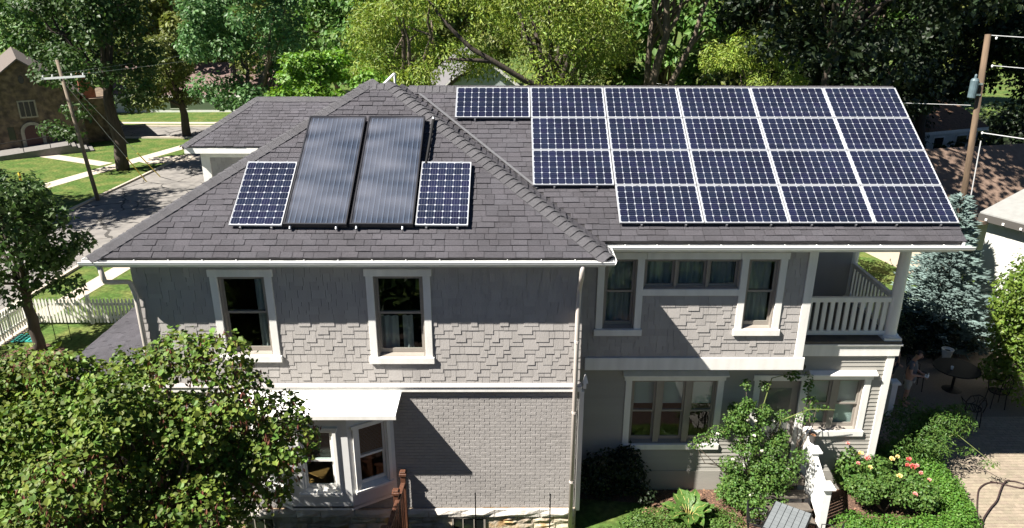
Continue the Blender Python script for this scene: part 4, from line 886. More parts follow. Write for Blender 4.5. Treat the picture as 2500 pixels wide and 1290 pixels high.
shrub('arching_shrub', 'arching green shrub at the house corner reaching over the patio', (10.6, -1.9, 0), mass(9.95, 11.7, -2.4, -1.4, .3, 1.45, 36, .32)+mass(11.2, 12.5, -1.9, -1.2, .7, 1.5, 16, .24)+[(12.2, -1.35, 1.3, .18, .15, .22), (12.1, -2.3, .8, .3, .12, .1), (12.5, -2.6, .65, .25, .1, .08)], 12500, .085, lf_rose, seed=14, shape=LONG)
arch = [o for o in C.objects if o.name.startswith('arching_shrub')][0]
for k, (e, m_) in enumerate((((12.35, -1.2, 1.5), (11.6, -1.6, 1.2)), ((12.75, -2.7, .55), (11.9, -2.1, 1.15)))):
    MB().tube([(10.9, -1.9, .3), m_, e], [.014, .012, .006], 6).build('cane', m_stem, arch)
shrub('leafy_shrub', 'leafy shrub against the lower right corner board', (9.55, -2.95, 0), mass(8.9, 9.9, -2.95, -2.75, .3, 1.0, 14, .22), 3000, .07, lf_rose, seed=15)
cr = mass(6.1, 7.4, -3.5, -3.0, .3, 1.7, 44, .22)+mass(6.2, 7.3, -3.4, -2.95, 1.5, 2.6, 22, .17)+mass(6.3, 6.95, -3.3, -2.95, 2.4, 3.1, 9, .13)+[(5.6, -3.2, 1.75, .3, .12, .16), (5.85, -3.2, 1.95, .3, .15, .18), (5.35, -3.2, 1.6, .16, .1, .1), (7.7, -3.2, 2.3, .25, .1, .15), (6.4, -3.6, .5, .3, .3, .3), (6.6, -3.9, .4, .25, .25, .3), (7.3, -3.6, 1.2, .3, .25, .3), (7.6, -3.5, 1.5, .2, .2, .2), (6.2, -3.2, 2.2, .3, .2, .25)]
crs = shrub('climbing_rose', 'tall climbing rose with white blooms in front of the door', (6.7, -3.2, 0), cr, 17000, .055, lf_rose, seed=16, cat='climbing rose', stems=14)
for i in range(16):
    c = cr[rg.integers(len(cr))]; bloom(crs, (c[0]+rg.uniform(-.2, .2), c[1]-.15, c[2]+rg.uniform(-.1, .25)), .036, m_petw, 100+i)
for k, pth in enumerate(([(6.9, -3.2, .1), (6.3, -3.2, 2.0), (5.7, -3.2, 1.9), (5.3, -3.2, 1.55)], [(7.0, -3.2, .1), (7.2, -3.15, 2.2), (7.8, -3.1, 2.45), (8.4, -3.05, 2.4)], [(6.6, -3.2, .1), (6.7, -3.1, 2.0), (6.9, -3.05, 3.2), (7.5, -3.0, 3.35)])): MB().tube(pth, [.02, .016, .012, .006], 6).build('cane', m_stem, crs)
shrub('rose_spray', 'thin rose sprays over the door head and right window', (7.75, -2.95, 0), [(7.45, -2.9, 3.2, .22, .08, .12), (7.8, -2.9, 2.95, .1, .06, .25), (7.9, -2.9, 2.55, .16, .06, .12), (8.05, -2.9, 2.35, .3, .05, .05)], 420, .06, lf_rose, seed=17, stems=4)
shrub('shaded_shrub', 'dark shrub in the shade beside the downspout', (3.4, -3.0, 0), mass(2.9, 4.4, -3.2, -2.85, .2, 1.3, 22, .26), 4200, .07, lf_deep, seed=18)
gc = mass(3.3, 6.2, -4.9, -3.55, .02, .07, 70, .3)
shrub('ground_cover', 'low green ground cover carpeting the bed by the chard', (4.8, -4.2, 0), [(c[0], c[1]-(.0 if c[0] > 4 else .35), c[2], c[3], c[4], .1) for c in gc], 11000, .05, lf_cover, seed=19, cat='ground cover', stems=0, zmin=.02)
shrub('low_shrub', 'small green shrubs at the foot of the stone foundation', (-2.6, -4.9, 0), mass(-5.6, -1.3, -5.1, -4.6, .05, .22, 26, .22), 5200, .05, lf_cover, seed=20, stems=3)
shrub('potted_flowers', 'small pale flowering plant before the basement window', (.35, -4.6, 0), mass(.1, .6, -4.7, -4.5, .1, .22, 6, .14), 700, .05, lf_cover, seed=23, stems=2)
# chard with big leaves, each leaf a part
ch = thing('chard_plant', 'leafy chard plant with large crinkled leaves on the bed', 'plant', (5.2, -3.75, 0)); rg = np.random.default_rng(4)
m_ch = mat('chard_leaf', (.085, .165, .034), .45, var=.25, vscale=14, bump=.8, bscale=22, trans=.25); m_rib = mat('chard_rib', (.45, .36, .12), .5)
for k in range(17):
    a = 6.283*k/17+rg.uniform(-.2, .2); L = rg.uniform(.42, .72); el = rg.uniform(.45, 1.3); d = Vector((math.cos(a), math.sin(a), 0)); s = Vector((-d.y, d.x, 0)); vs = []; fs = []; B0 = Vector((5.2, -3.75, .04))
    for i in range(8):
        t = i/7; p = B0+d*(L*(.12+t*math.cos(el*(1-.35*t))))+Vector((0, 0, L*math.sin(el)*(t*1.25-.75*t*t)+.05)); w = .145*math.sin(math.pi*min(1, max(0, (t-.22)/.78))**.8)+.008
        for j in (-1, -.5, 0, .5, 1): vs.append(p+s*w*j+Vector((0, 0, .028*math.sin(i*2.3+j*4)+abs(j)*.03-.02)))
    for i in range(7):
        for j in range(4): q = i*5+j; fs.append((q, q+1, q+6, q+5))
    lfo = MB().add(vs, fs).build('leaf', m_ch, ch, smooth=True); MB().tube([vs[i*5+2]+Vector((0, 0, .004)) for i in range(0, 8)], [.008-.0009*i for i in range(8)], 5).build('rib', m_rib, lfo)
# ------------------------------------------------------------------ fences, poles, neighbours
m_picket = mat('picket_white', (.72, .70, .64), .6, var=.06)
def picket_fence(label, a, c, group):
    a, c = Vector((*a, 0)), Vector((*c, 0)); d = (c-a).normalized(); nrm = Vector((d.y, -d.x, 0)); L = (c-a).length
    root = thing('picket_fence', label, 'fence', a, group); fr = Frame(a, d, nrm)
    pk = MB().prism([(0, 0, .08), (.075, 0, .08), (.075, 0, .92), (.0375, 0, 1.0), (0, 0, .92)], (0, .02, 0)).mesh('picket', m_picket)
    i = 0
    while i*.125 < L-.08: inst('picket', pk, root, fr.mat(.03+i*.125, .03, 0, 1, 1, 1)); i += 1
    for z in (.22, .72): MB(fr).box(0, L, -.02, .025, z, z+.085).build('rail', m_picket, root)
    k = max(1, round(L/2.0))
    for j in range(k+1):
        p = MB(fr).box(j*L/k-.05, j*L/k+.05, -.07, .02, 0, 1.06).build('post', m_picket, root); q = j*L/k; MB(fr).box(q-.065, q+.065, -.085, .035, 1.06, 1.09).build('post_cap', m_picket, p)
picket_fence('white picket fence running towards the house behind the young maple', (-15.5, 6.45), (-9.2, 6.45), 'white picket fences')
picket_fence('white picket fence along the pavement at the left edge', (-15.95, -1.5), (-15.6, 6.35), 'white picket fences')
def stake(label, x, y, h, dx=0, dy=0, r=.012, group='thin black garden stakes', mt=None):
    o = thing('garden_stake', label, 'stake', (x, y, 0), group); MB().tube([(x, y, -.05), (x+dx, y+dy, h)], r, 6).build('rod', mt or m_black, o); MB().lathe([(r*1.25, 0), (r*1.25, .03)], (x+dx, y+dy, h-.01), 6).build('cap', m_black, o)
stake('tall black stake standing right of the young maple trunk', -13.9, 5.1, 1.5); stake('shorter black stake nearest the porch roof', -13.45, 5.2, .95)
stake('black stake standing left of the young maple trunk', -14.85, 4.5, 1.45); stake('black stake at the left edge before the mulch ring', -14.4, 3.5, 1.4, .0, 0)
stake('thin black stake before the brick wall, left of two', .50, -4.65, 1.43); stake('thin black stake before the brick wall, next to the downspout', 2.04, -4.65, 1.40)
dg = thing('drain_grate', 'small teal slatted grate lying on the lawn by the maple', 'grate', (-15.0, 5.3, 0))
for i in range(5): MB().box(-15.35+i*.15, -15.27+i*.15, 5.05, 5.6, .02, .05).build('slat', mat('teal_plastic', (.03, .28, .24), .5), dg)
MB().box(-15.37, -14.64, 5.02, 5.06, .01, .045).build('rim', bpy.data.materials['teal_plastic'], dg)
# brown wooden fence meeting the brick wall beside the bay
wf = thing('wooden_fence', 'dark brown wooden fence with capped posts beside the bay window', 'fence', (-1.05, -4.7, 0))
for x, y, z in ((-1.04, -4.14, 1.62), (-1.12, -4.66, 1.55), (-1.2, -5.7, 1.5), (-1.28, -6.9, 1.45)):
    p = MB().box(x-.05, x+.05, y-.05, y+.05, 0, z-.1).build('post', m_redwood, wf, bevel=.005); MB().box(x-.075, x+.075, y-.075, y+.075, z-.1, z-.04).box(x-.055, x+.055, y-.055, y+.055, z-.04, z).build('post_cap', m_redwood, p, bevel=.006)
MB().prism([(-1.0, -4.18, 1.30), (-1.09, -4.18, 1.30), (-1.32, -6.9, 1.18), (-1.23, -6.9, 1.18)], (0, 0, .05)).build('top_rail', m_redwood, wf)
for i in range(20): y = -4.22-i*.135; x = -1.045-(-4.2-y)*.085; MB().box(x-.012, x+.012, y-.12, y, .1, 1.29-i*.006).build('board', m_redwood, wf)
# utility poles
def pole(label, base, top, r0, r1, mt): 
    o = thing('utility_pole', label, 'utility pole', base); MB().tube([base, top], [r0, r1], 12).build('pole', mt, o, smooth=True); return o
pl_ = pole('leaning grey utility pole with a pale crossarm beside the street', (-21.4, 22.3, 0), (-22.05, 22.3, 7.5), .11, .08, m_polegrey)
MB().hexa([(-23.0, 22.17, 6.50), (-20.7, 22.17, 6.64), (-20.7, 22.25, 6.64), (-23.0, 22.25, 6.50), (-23.0, 22.17, 6.60), (-20.7, 22.17, 6.74), (-20.7, 22.25, 6.74), (-23.0, 22.25, 6.60)]).build('crossarm', mat('silver_arm', (.5, .52, .52), .5), pl_)
for x in (-22.9, -22.4, -21.4, -20.8): MB().lathe([(.03, 0), (.045, .04), (.03, .08), (.04, .12)], (x, 22.21, 6.61+(x+23)*.06), 8).build('insulator', m_gutter, pl_)
def wire(label, pts, r=.012, mt=None): o = thing('overhead_wire', label, 'wire', pts[0], 'overhead wires'); MB().tube(pts, r, 5).build('cable', mt or m_wire, o)
def sag(a, c, s=.3, n=10): a, c = Vector(a), Vector(c); return [a.lerp(c, i/n)-Vector((0, 0, s*4*(i/n)*(1-i/n))) for i in range(n+1)]
m_yel = mat('yellow_guard', (.65, .48, .05), .5)
gw = thing('guy_wire', 'guy wire with yellow guards anchored on the verge right of the grey pole', 'guy wire', (-21.0, 26.0, 0)); MB().tube([(-20.6, 26.4, 0), (-21.9, 22.4, 6.2)], .012, 5).build('cable', m_wire, gw); MB().tube([(-20.6, 26.4, 0), (-20.95, 25.3, 1.7)], .03, 6).build('guard', m_yel, gw)
gw2 = thing('guy_wire', 'second guy wire with a yellow guard nearer the thick trunked tree', 'guy wire', (-20.9, 27.2, 0)); MB().tube([(-20.3, 27.6, 0), (-21.95, 22.5, 6.6)], .012, 5).build('cable', m_wire, gw2); MB().tube([(-20.3, 27.6, 0), (-20.75, 26.2, 1.8)], .03, 6).build('guard', m_yel, gw2)
mp = thing('marker_post', 'short yellow marker post on the verge at the left edge', 'post', (-27.2, 25.0, 0)); MB().lathe([(.07, 0), (.07, .85), (.05, .92)], (-27.2, 25.0, 0), 10).build('post_body', m_yel, mp); MB().lathe([(.075, .6), (.075, .7)], (-27.2, 25.0, 0), 10).build('band', m_black, mp)
pr = pole('tall brown wooden utility pole with a transformer at the right', (17.1, 7.2, 0), (16.25, 7.0, 9.75), .115, .09, m_pole)
tb = MB().lathe([(.09, 7.78), (.12, 7.81), (.125, 8.34), (.09, 8.40), (.04, 8.42), (.04, 8.50), (.02, 8.54)], (16.13, 6.95, 0), 14).build('transformer', mat('blue_grey_steel', (.085, .125, .14), .5, var=.25, vscale=6), pr)
MB().box(16.1, 16.4, 6.93, 6.97, 8.2, 8.26).box(16.1, 16.4, 6.93, 6.97, 7.86, 7.92).build('bracket', m_alu, tb)
for z in (9.6, 8.75, 6.62): MB().lathe([(.02, 0), (.035, .04), (.02, .08)], (16.62-(z-6.6)*.08+.13, 6.95, z), 8).build('insulator', m_gutter, pr)
MB().tube([(16.75, 6.93, 6.4), (16.98, 7.0, 2.5)], .018, 5).build('ground_wire', m_wire, pr)
wire('overhead wire leaving the top of the brown pole', sag((16.35, 7, 9.72), (30, 4, 9.9), .25), .014); wire('overhead wire leaving the brown pole below its top', sag((16.6, 7, 8.8), (30, 4, 8.9), .3), .014)
wire('service wire leaving the brown pole near the garage roof', sag((16.75, 6.95, 6.66), (28, 3, 6.2), .2), .02); wire('wire running left from the brown pole over the panels', sag((16.2, 7, 7.55), (9.0, 26, 6.0), .2), .008)
wire('thin wires above the low brown roofed house', sag((-22.9, 22.3, 6.7), (-18, 75, 7.0), .4), .012); wire('second thin wire beside the low house', sag((-20.8, 22.3, 6.8), (-14, 75, 6.6), .4), .012)

# stone church across the street
m_chst = mat('rubble_stone', (.15, .108, .07), .95, var=.5, vscale=2.6, bump=1.0, bscale=5, hue=.0, col2=(.09, .065, .05), c2scale=2.2, c2lo=.45, c2hi=.6); m_tan = mat('tan_roof', (.12, .098, .085), .95, var=.12, vscale=8, bump=.4, bscale=40)
ch0 = Vector((-32.4, 35.2, 0)); cw = Vector((.83, .55, 0)).normalized(); ci = Vector((-cw.y, cw.x, 0))
cf = Frame(ch0, cw, ci); church = thing('stone_church', 'dark rubble stone church with a gabled front across the street', 'church', ch0)
hw, ez, rz_ = 3.3, 3.7, 6.25
MB(cf).prism([(-hw, 0, 0), (hw, 0, 0), (hw, 0, ez), (0, 0, rz_), (-hw, 0, ez)], (0, 12, 0)).build('wall', m_chst, church)
for s in (-1, 1): 
    rf = MB(cf).hexa([(0, -.2, rz_+.02), (s*(hw+.35), -.2, ez-.25), (s*(hw+.35), 12, ez-.25), (0, 12, rz_+.02), (0, -.2, rz_+.14), (s*(hw+.35), -.2, ez-.13), (s*(hw+.35), 12, ez-.13), (0, 12, rz_+.14)]).build('roof', m_tan, church)
    if s < 0: MB(cf).box(-1.5, -1.2, 3.0, 3.3, 5.1, 5.45).build('roof_vent', m_white, rf)
MB(cf).box(hw-.1, hw+2.2, 1.2, 8, 0, 3.2).build('side_aisle', m_chst, church); MB(cf).box(hw+.2, hw+1.2, 1.6, 2.2, 3.2, 5.0).build('chimney', mat('red_brick', (.32, .12, .07), .9, var=.3), church)
dk = mat('leaded_glass', (.02, .022, .025), .2); m_lim = mat('dressed_stone', (.30, .27, .22), .9, var=.15)
wn_ = MB(cf).box(-.55, .55, -.05, .05, 2.35, 3.55).build('window', m_lim, church)
for i in range(3): MB(cf).box(-.46+i*.32, -.20+i*.32, -.07, -.04, 2.45, 3.45).build('pane', dk, wn_)
b = MB(cf); arc = [(.55*math.cos(t), 0, 1.35+.55*math.sin(t)) for t in [math.pi*k/10 for k in range(11)]]
dd = MB(cf).prism([(.72, -.12, 0), *[(x*1.3, -.12, 1.35+(z-1.35)*1.3) for x, _, z in arc], (-.72, -.12, 0)], (0, .12, 0)).build('door_surround', m_lim, church)
MB(cf).prism([(.5, -.15, .05), *[(x*.9, -.15, 1.35+(z-1.35)*.9) for x, _, z in arc], (-.5, -.15, .05)], (0, .03, 0)).build('door', mat('dark_red_door', (.06, .02, .018), .6), dd)
for x in (-1.25, 1.25): MB(cf).box(x-.2, x+.2, -.05, .02, .9, 1.8).build('window', dk, church)
MB(cf).prism([(.18*math.cos(t), -.04, 4.95+.28*math.sin(t)) for t in [2*math.pi*k/12 for k in range(12)]], (0, .03, 0)).build('vent_opening', dk, church)
ramp = thing('entrance_ramp', 'concrete ramp and steps with railings before the church door', 'ramp', cf((0, -1.5, 0)))
m_rampc = mat('grey_ramp_concrete', (.16, .15, .14), .9, var=.15)
MB(cf).hexa([(-4.2, -2.4, 0), (2.0, -2.4, 0), (2.0, -.2, 0), (-4.2, -.2, 0), (-4.2, -2.4, .15), (2.0, -2.4, .6), (2.0, -.2, .6), (-4.2, -.2, .15)]).build('ramp_slab', m_rampc, ramp)
for i in range(4): MB(cf).box(2.0+i*.35, 2.35+i*.35, -2.4, -.2, 0, .48-i*.13).build('step', m_rampc, ramp)
for x in (-4.0, -2.4, -.8, .8, 1.9): MB(cf).tube([(x, -2.3, .1), (x, -2.3, 1.25+.07*x)], .025, 5).build('rail_post', m_black, ramp)
MB(cf).tube([(-4.0, -2.3, .95), (1.9, -2.3, 1.4), (3.3, -2.3, .85)], .025, 5).build('handrail', m_black, ramp)
# gabled houses in the background
def plain_house(name, label, O, u, w, d, ez, rz, wallm, roofm, wins=(), gable_front=False):
    u = Vector((*u, 0)).normalized(); fr = Frame(O, u, Vector((-u.y, u.x, 0))); root = thing(name, label, 'house', O)
    if gable_front:
        MB(fr).prism([(0, 0, 0), (w, 0, 0), (w, 0, ez), (w/2, 0, rz), (0, 0, ez)], (0, d, 0)).build('wall', wallm, root)
        for s in (0, 1):
            x0, x1 = w/2, (-.35 if s == 0 else w+.35); k = (rz-ez)/(w/2)*.35
            MB(fr).hexa([(x0, -.3, rz+.01), (x1, -.3, ez-k), (x1, d+.3, ez-k), (x0, d+.3, rz+.01), (x0, -.3, rz+.13), (x1, -.3, ez-k+.12), (x1, d+.3, ez-k+.12), (x0, d+.3, rz+.13)]).build('roof', roofm, root)
            MB(fr).hexa([(x0, -.34, rz-.1), (x1, -.34, ez-k-.1), (x1, -.305, ez-k-.1), (x0, -.305, rz-.1), (x0, -.34, rz+.12), (x1, -.34, ez-k+.1), (x1, -.305, ez-k+.1), (x0, -.305, rz+.12)]).build('bargeboard', m_white, root)
    else:
        MB(fr).prism([(0, 0, 0), (0, d, 0), (0, d, ez), (0, d/2, rz), (0, 0, ez)], (w, 0, 0)).build('wall', wallm, root)
        for s in (0, 1):
            y0, y1 = d/2, (-.4 if s == 0 else d+.4); k = (rz-ez)/(d/2)*.4
            MB(fr).hexa([(-.35, y0, rz+.01), (w+.35, y0, rz+.01), (w+.35, y1, ez-k), (-.35, y1, ez-k), (-.35, y0, rz+.13), (w+.35, y0, rz+.13), (w+.35, y1, ez-k+.12), (-.35, y1, ez-k+.12)]).build('roof', roofm, root)
        MB(fr).box(-.35, w+.35, -.43, -.40, ez-.28, ez-.08).build('fascia', m_white, root)
    for x0, x1, z0, z1 in wins:
        o = MB(fr).box(x0-.08, x1+.08, -.05, .02, z0-.08, z1+.08).build('window', m_white, root); MB(fr).box(x0, x1, -.06, -.03, z0, z1).build('pane', dk, o)
    return root
m_ww = mat('white_clapboard_far', (.62, .63, .60), .7, var=.05); m_brroof = mat('brown_shingle_roof', (.17, .115, .085), .95, var=.15, vscale=6, bump=.4, bscale=40)
plain_house('ranch_house', 'low white house with a mauve brown roof beyond the back street', (-35, 52, 0), (1, .03), 15, 8, 1.7, 4.0, m_ww, mat('mauve_brown_roof', (.15, .10, .09), .95, var=.12, vscale=4), ((1, 2.2, .5, 1.4), (5, 6.5, .4, 1.5), (9, 10, .5, 1.4), (12, 13.4, .5, 1.4)))
plain_house('neighbour_house', 'pale gabled house glimpsed behind the trees over the ridge', (-2.6, 25.5, 0), (1, .15), 4.6, 8, 5.6, 7.45, mat('pale_blue_clapboard', (.42, .47, .48), .7), mat('grey_roof_far', (.13, .125, .13), .95, var=.1), ((.8, 1.6, 4.2, 5.3), (2.8, 3.6, 4.2, 5.3)), gable_front=True)
plain_house('white_cottage', 'shaded white cottage with a rusty roof behind the right pole', (26.2, 29, 0), (.93, .36), 6.5, 6, 2.6, 3.9, m_ww, mat('rusty_roof', (.17, .095, .06), .95, var=.3), ((2.6, 3.4, .9, 2.0), (4.6, 5.5, .9, 2.0)))
gar = plain_house('brown_roof_garage', 'brown roofed garage with tan gable behind the blue spruce', (17.3, 8.8, 0), (.42, -.18), 1, 1, 1, 1.1, m_ww, m_brroof) if False else None
g_u = Vector((.97, .24, 0)).normalized(); gf = Frame((18.0, 10.6, 0), g_u, Vector((-g_u.y, g_u.x, 0)))
gg = thing('garage', 'tan gabled garage with a brown shingle roof behind the blue spruce', 'garage', (18.0, 10.6, 0))
MB(gf).prism([(0, 0, 0), (0, 5.6, 0), (0, 5.6, 2.6), (0, 2.8, 4.55), (0, 0, 2.6)], (11, 0, 0)).build('wall', mat('tan_siding', (.45, .38, .30), .7, var=.05), gg)
for y1 in (-.45, 6.05): MB(gf).hexa([(-.4, 2.8, 4.58), (11.3, 2.8, 4.58), (11.3, y1, 2.32), (-.4, y1, 2.32), (-.4, 2.8, 4.70), (11.3, 2.8, 4.70), (11.3, y1, 2.44), (-.4, y1, 2.44)]).build('roof', m_brroof, gg); MB(gf).hexa([(-.44, 2.8, 4.45), (-.4, 2.8, 4.45), (-.4, y1, 2.2), (-.44, y1, 2.2), (-.44, 2.8, 4.70), (-.4, 2.8, 4.70), (-.4, y1, 2.44), (-.44, y1, 2.44)]).build('bargeboard', m_white, gg)
sf = Frame((16.75, 5.9, 0), Vector((.45, -.90, 0)), Vector((.90, .45, 0))); sd = thing('white_shed', 'bright white walled shed with a pale grey roof at the right edge', 'shed', (16.75, 5.9, 0))
MB(sf).box(0, 5, .35, 5, 0, 4.0).build('wall', mat('shed_white', (.52, .52, .48), .7, var=.05), sd)
MB(sf).hexa([(-.15, 0, 4.12), (5, 0, 4.12), (5, 5, 5.3), (-.15, 5, 5.3), (-.15, 0, 4.24), (5, 0, 4.24), (5, 5, 5.42), (-.15, 5, 5.42)]).build('roof', mat('pale_grey_roof', (.24, .24, .23), .85, var=.08, vscale=5), sd)
MB(sf).box(-.15, 5, -.05, -.01, 3.98, 4.2).build('gutter', m_dark, sd)
for i in range(9): MB(sf).box(.1+i*.55, .17+i*.55, -.09, -.055, 4.02, 4.09).build('gutter_strap', m_white, sd)

# ------------------------------------------------------------------ steps, garden furniture
m_rail = mat('bright_white_rail', (.78, .78, .76), .45, var=.03)
st = thing('porch_steps', 'white railed wooden steps leading down from the door', 'steps', (7.6, -3.3, 0))
MB().box(6.75, 7.95, -3.3, -2.70, .58, .66).build('landing', m_deck, st)
for i in range(4): MB().box(6.8, 7.9, -3.56-i*.27, -3.3-i*.27, .42-i*.14, .46-i*.14).build('tread', m_deck, st); MB().box(6.82, 7.88, -3.32-i*.27, -3.30-i*.27, 0 if i > 3 else .02, .42-i*.14).build('riser', m_rail, st)
for x, y, z, s in ((7.98, -2.86, 1.78, .07), (7.98, -3.32, 1.58, .075), (8.05, -3.98, 1.12, .085)):
    p = MB().box(x-s, x+s, y-s, y+s, 0, z-.06).build('newel_post', m_rail, st, bevel=.005); MB().box(x-s*1.7, x+s*1.7, y-s*1.7, y+s*1.7, z-.06, z-.015).box(x-s*1.35, x+s*1.35, y-s*1.35, y+s*1.35, z-.015, z+.02).build('post_cap', m_rail, p, bevel=.006)
def rail(a, c, z0, z1, h, nm): MB().hexa([(a[0]-.045, a[1], z0), (a[0]+.045, a[1], z0), (c[0]+.045, c[1], z1), (c[0]-.045, c[1], z1), (a[0]-.045, a[1], z0+h), (a[0]+.045, a[1], z0+h), (c[0]+.045, c[1], z1+h), (c[0]-.045, c[1], z1+h)]).build(nm, m_rail, st)
rail((7.98, -3.27), (7.98, -2.9), 1.42, 1.62, .06, 'handrail'); rail((8.05, -3.92), (7.98, -3.38), .95, 1.40, .06, 'handrail'); rail((8.05, -3.92), (7.98, -3.38), .12, .55, .07, 'bottom_rail')
for i in range(7): t = (i+.5)/7; y = -3.92+t*.54; x = 8.05-.07*t; MB().box(x-.02, x+.02, y-.025, y+.025, .16+t*.43, .96+t*.45).build('baluster', m_rail, st)
pt = thing('plant_pot', 'small pot of dry soil standing on the white stair rail', 'pot', (8.0, -3.08, 1.6)); MB().lathe([(.06, 1.60), (.095, 1.78), (.105, 1.80), (.09, 1.80), (.085, 1.775), (.01, 1.77)], (8.0, -3.08, 0), 14).build('pot_body', m_dark, pt); MB().lathe([(.086, 1.765), (.0, 1.785)], (8.0, -3.08, 0), 14).build('soil', m_terra, pt)
tbm = mat('grey_tile', (.17, .185, .195), .35, island=.06); tb = thing('tile_table', 'grey tile topped garden table below the climbing rose', 'table', (7.15, -4.6, 0))
tq = Frame((6.98, -3.98, 0), Vector((.62, -.42, 0)), Vector((-.42, -.62, 0)))
MB(tq).box(0, .78, 0, 1.1, .66, .707).build('top_frame', m_black, tb)
for i in range(6):
    for j in range(8): MB(tq).box(.025+i*.123, .136+i*.123, .025+j*.132, .145+j*.132, .706, .722).build('tile', tbm, tb)
for x, y in ((.05, .05), (.73, .05), (.05, 1.05), (.73, 1.05)): MB(tq).tube([(x, y, 0), (x, y, .66)], .02, 6).build('leg', m_black, tb)
def iron_chair(label, loc, rz, sc=1):
    root = thing('iron_chair', label, 'chair', (0, 0, 0), 'dark metal garden chairs')
    MB().tube([(.2*math.cos(t), .2*math.sin(t), .45) for t in [6.283*k/16 for k in range(17)]], .013, 6).build('seat_ring', m_black, root)
    s = MB()
    for k in range(-3, 4): q = math.sqrt(max(0, .04-(k*.055)**2)); s.box(k*.055-.008, k*.055+.008, -q, q, .44, .452)
    s.build('seat', m_black, root)
    for x, y in ((-.17, -.15), (.17, -.15), (-.17, .16), (.17, .16)): MB().tube([(x, y, .45), (x*1.15, y*1.15, 0)], .012, 6).build('leg', m_black, root)
    MB().tube([(-.19, .17, .45), (-.22, .22, .72), (-.16, .24, .88), (0, .25, .95), (.16, .24, .88), (.22, .22, .72), (.19, .17, .45)], .014, 6).build('backrest', m_black, root)
    for x in (-.1, 0, .1): MB().tube([(x, .18, .46), (x*1.5, .22, .62), (x*.4, .23, .76), (x*1.2, .24, .9)], .008, 5).build('scroll', m_black, root)
    for sx in (-1, 1): MB().tube([(sx*.21, .2, .66), (sx*.27, .0, .68), (sx*.25, -.16, .64), (sx*.17, -.15, .45)], .011, 6).build('armrest', m_black, root)
    root.location = loc; root.rotation_euler.z = rz; root.scale = (sc,)*3
iron_chair('ornate dark iron chair left of the tile topped table', (6.45, -4.55, 0), R(70), 1.1); iron_chair('dark iron bench chair right of the tile table at the frame edge', (7.75, -4.95, 0), R(-120), 1.0)
iron_chair('dark chair on the shaded patio nearest the camera', (13.75, .1, 0), R(160), 1.1); iron_chair('dark chair on the patio left of the round table', (13.2, 2.0, 0), R(80), 1.05); iron_chair('dark chair on the patio right of the round table', (15.0, 1.0, 0), R(-100), 1.05)
rt = thing('patio_table', 'round dark patio table in the deep shade behind the house', 'table', (14.3, 1.9, 0)); MB().lathe([(.62, .70), (.63, .72), (.62, .735)], (14.3, 1.9, 0), 24).build('top', m_black, rt); MB().lathe([(.3, 0), (.04, .06), (.04, .7)], (14.3, 1.9, 0), 12).build('pedestal', m_black, rt)
cp = thing('cup', 'small pale cup left on the round patio table', 'cup', (14.1, 1.8, .735)); MB().lathe([(.03, .735), (.04, .83), (.035, .83), (.028, .745)], (14.1, 1.8, 0), 10).build('cup_body', m_gutter, cp)
m_pot = mat('glazed_white_pot', (.55, .55, .52), .4)
def pot(label, x, y, z, r, h, mt): 
    o = thing('planter', label, 'planter', (x, y, z)); MB().lathe([(r*.6, z), (r*.95, z+h*.85), (r*1.05, z+h), (r*.92, z+h), (r*.85, z+h*.88), (.01, z+h*.86)], (x, y, 0), 18).build('planter_body', mt, o, smooth=False); MB().lathe([(r*.86, z+h*.85), (.0, z+h*.9)], (x, y, 0), 14).build('soil', m_dark, o)
pd = thing('pedestal', 'low dark stand under the tall white planter', 'stand', (14.72, 3.1, 0)); MB().lathe([(.2, 0), (.16, .05), (.12, .12), (.12, .3), (.18, .36)], (14.72, 3.1, 0), 14).build('stand_body', m_dark, pd)
pot('tall white planter standing behind the patio table', 14.72, 3.1, .36, .17, .36, m_pot); pot('low planter at the foot of the white gate post', 12.05, .35, 0, .18, .25, mat('clay_grey', (.25, .22, .18), .8))
gp = thing('gate_post', 'short white capped post behind the house corner', 'post', (11.75, .55, 0)); MB().box(11.67, 11.83, .47, .63, 0, 1.0).build('shaft', m_rail, gp, bevel=.006); MB().box(11.62, 11.88, .42, .68, 1.0, 1.05).prism([(11.64, .44, 1.05), (11.86, .44, 1.05), (11.86, .66, 1.05), (11.64, .66, 1.05)], (0, 0, .03)).build('post_cap', m_rail, gp)
hs = thing('garden_hose', 'dark garden hose looped on the sunny tan pavers', 'hose', (12.3, -3.0, 0))
pts = [(11.3, -4.35), (11.54, -3.97), (11.85, -3.45), (12.1, -3.05), (12.32, -2.75), (12.6, -2.55), (12.85, -2.5), (13.1, -2.62), (13.35, -2.72), (13.5, -2.62), (13.42, -2.5), (13.2, -2.46), (12.98, -2.6), (12.75, -2.85), (12.45, -3.2), (12.1, -3.5), (11.7, -3.9), (11.4, -4.4)]
fine = []
for i in range(len(pts)-1):
    p0, p1, p2, p3 = [Vector((*pts[max(0, min(len(pts)-1, i+k))], 0)) for k in (-1, 0, 1, 2)]
    for t in (0, .25, .5, .75): fine.append(.5*((2*p1)+(p2-p0)*t+(2*p0-5*p1+4*p2-p3)*t*t+(3*p1-p0-3*p2+p3)*t**3)+Vector((0, 0, .045+(.03 if i > 10 else 0))))
MB().tube(fine, .017, 7).build('hose_loop', mat('dark_hose', (.05, .03, .028), .5), hs, smooth=True)

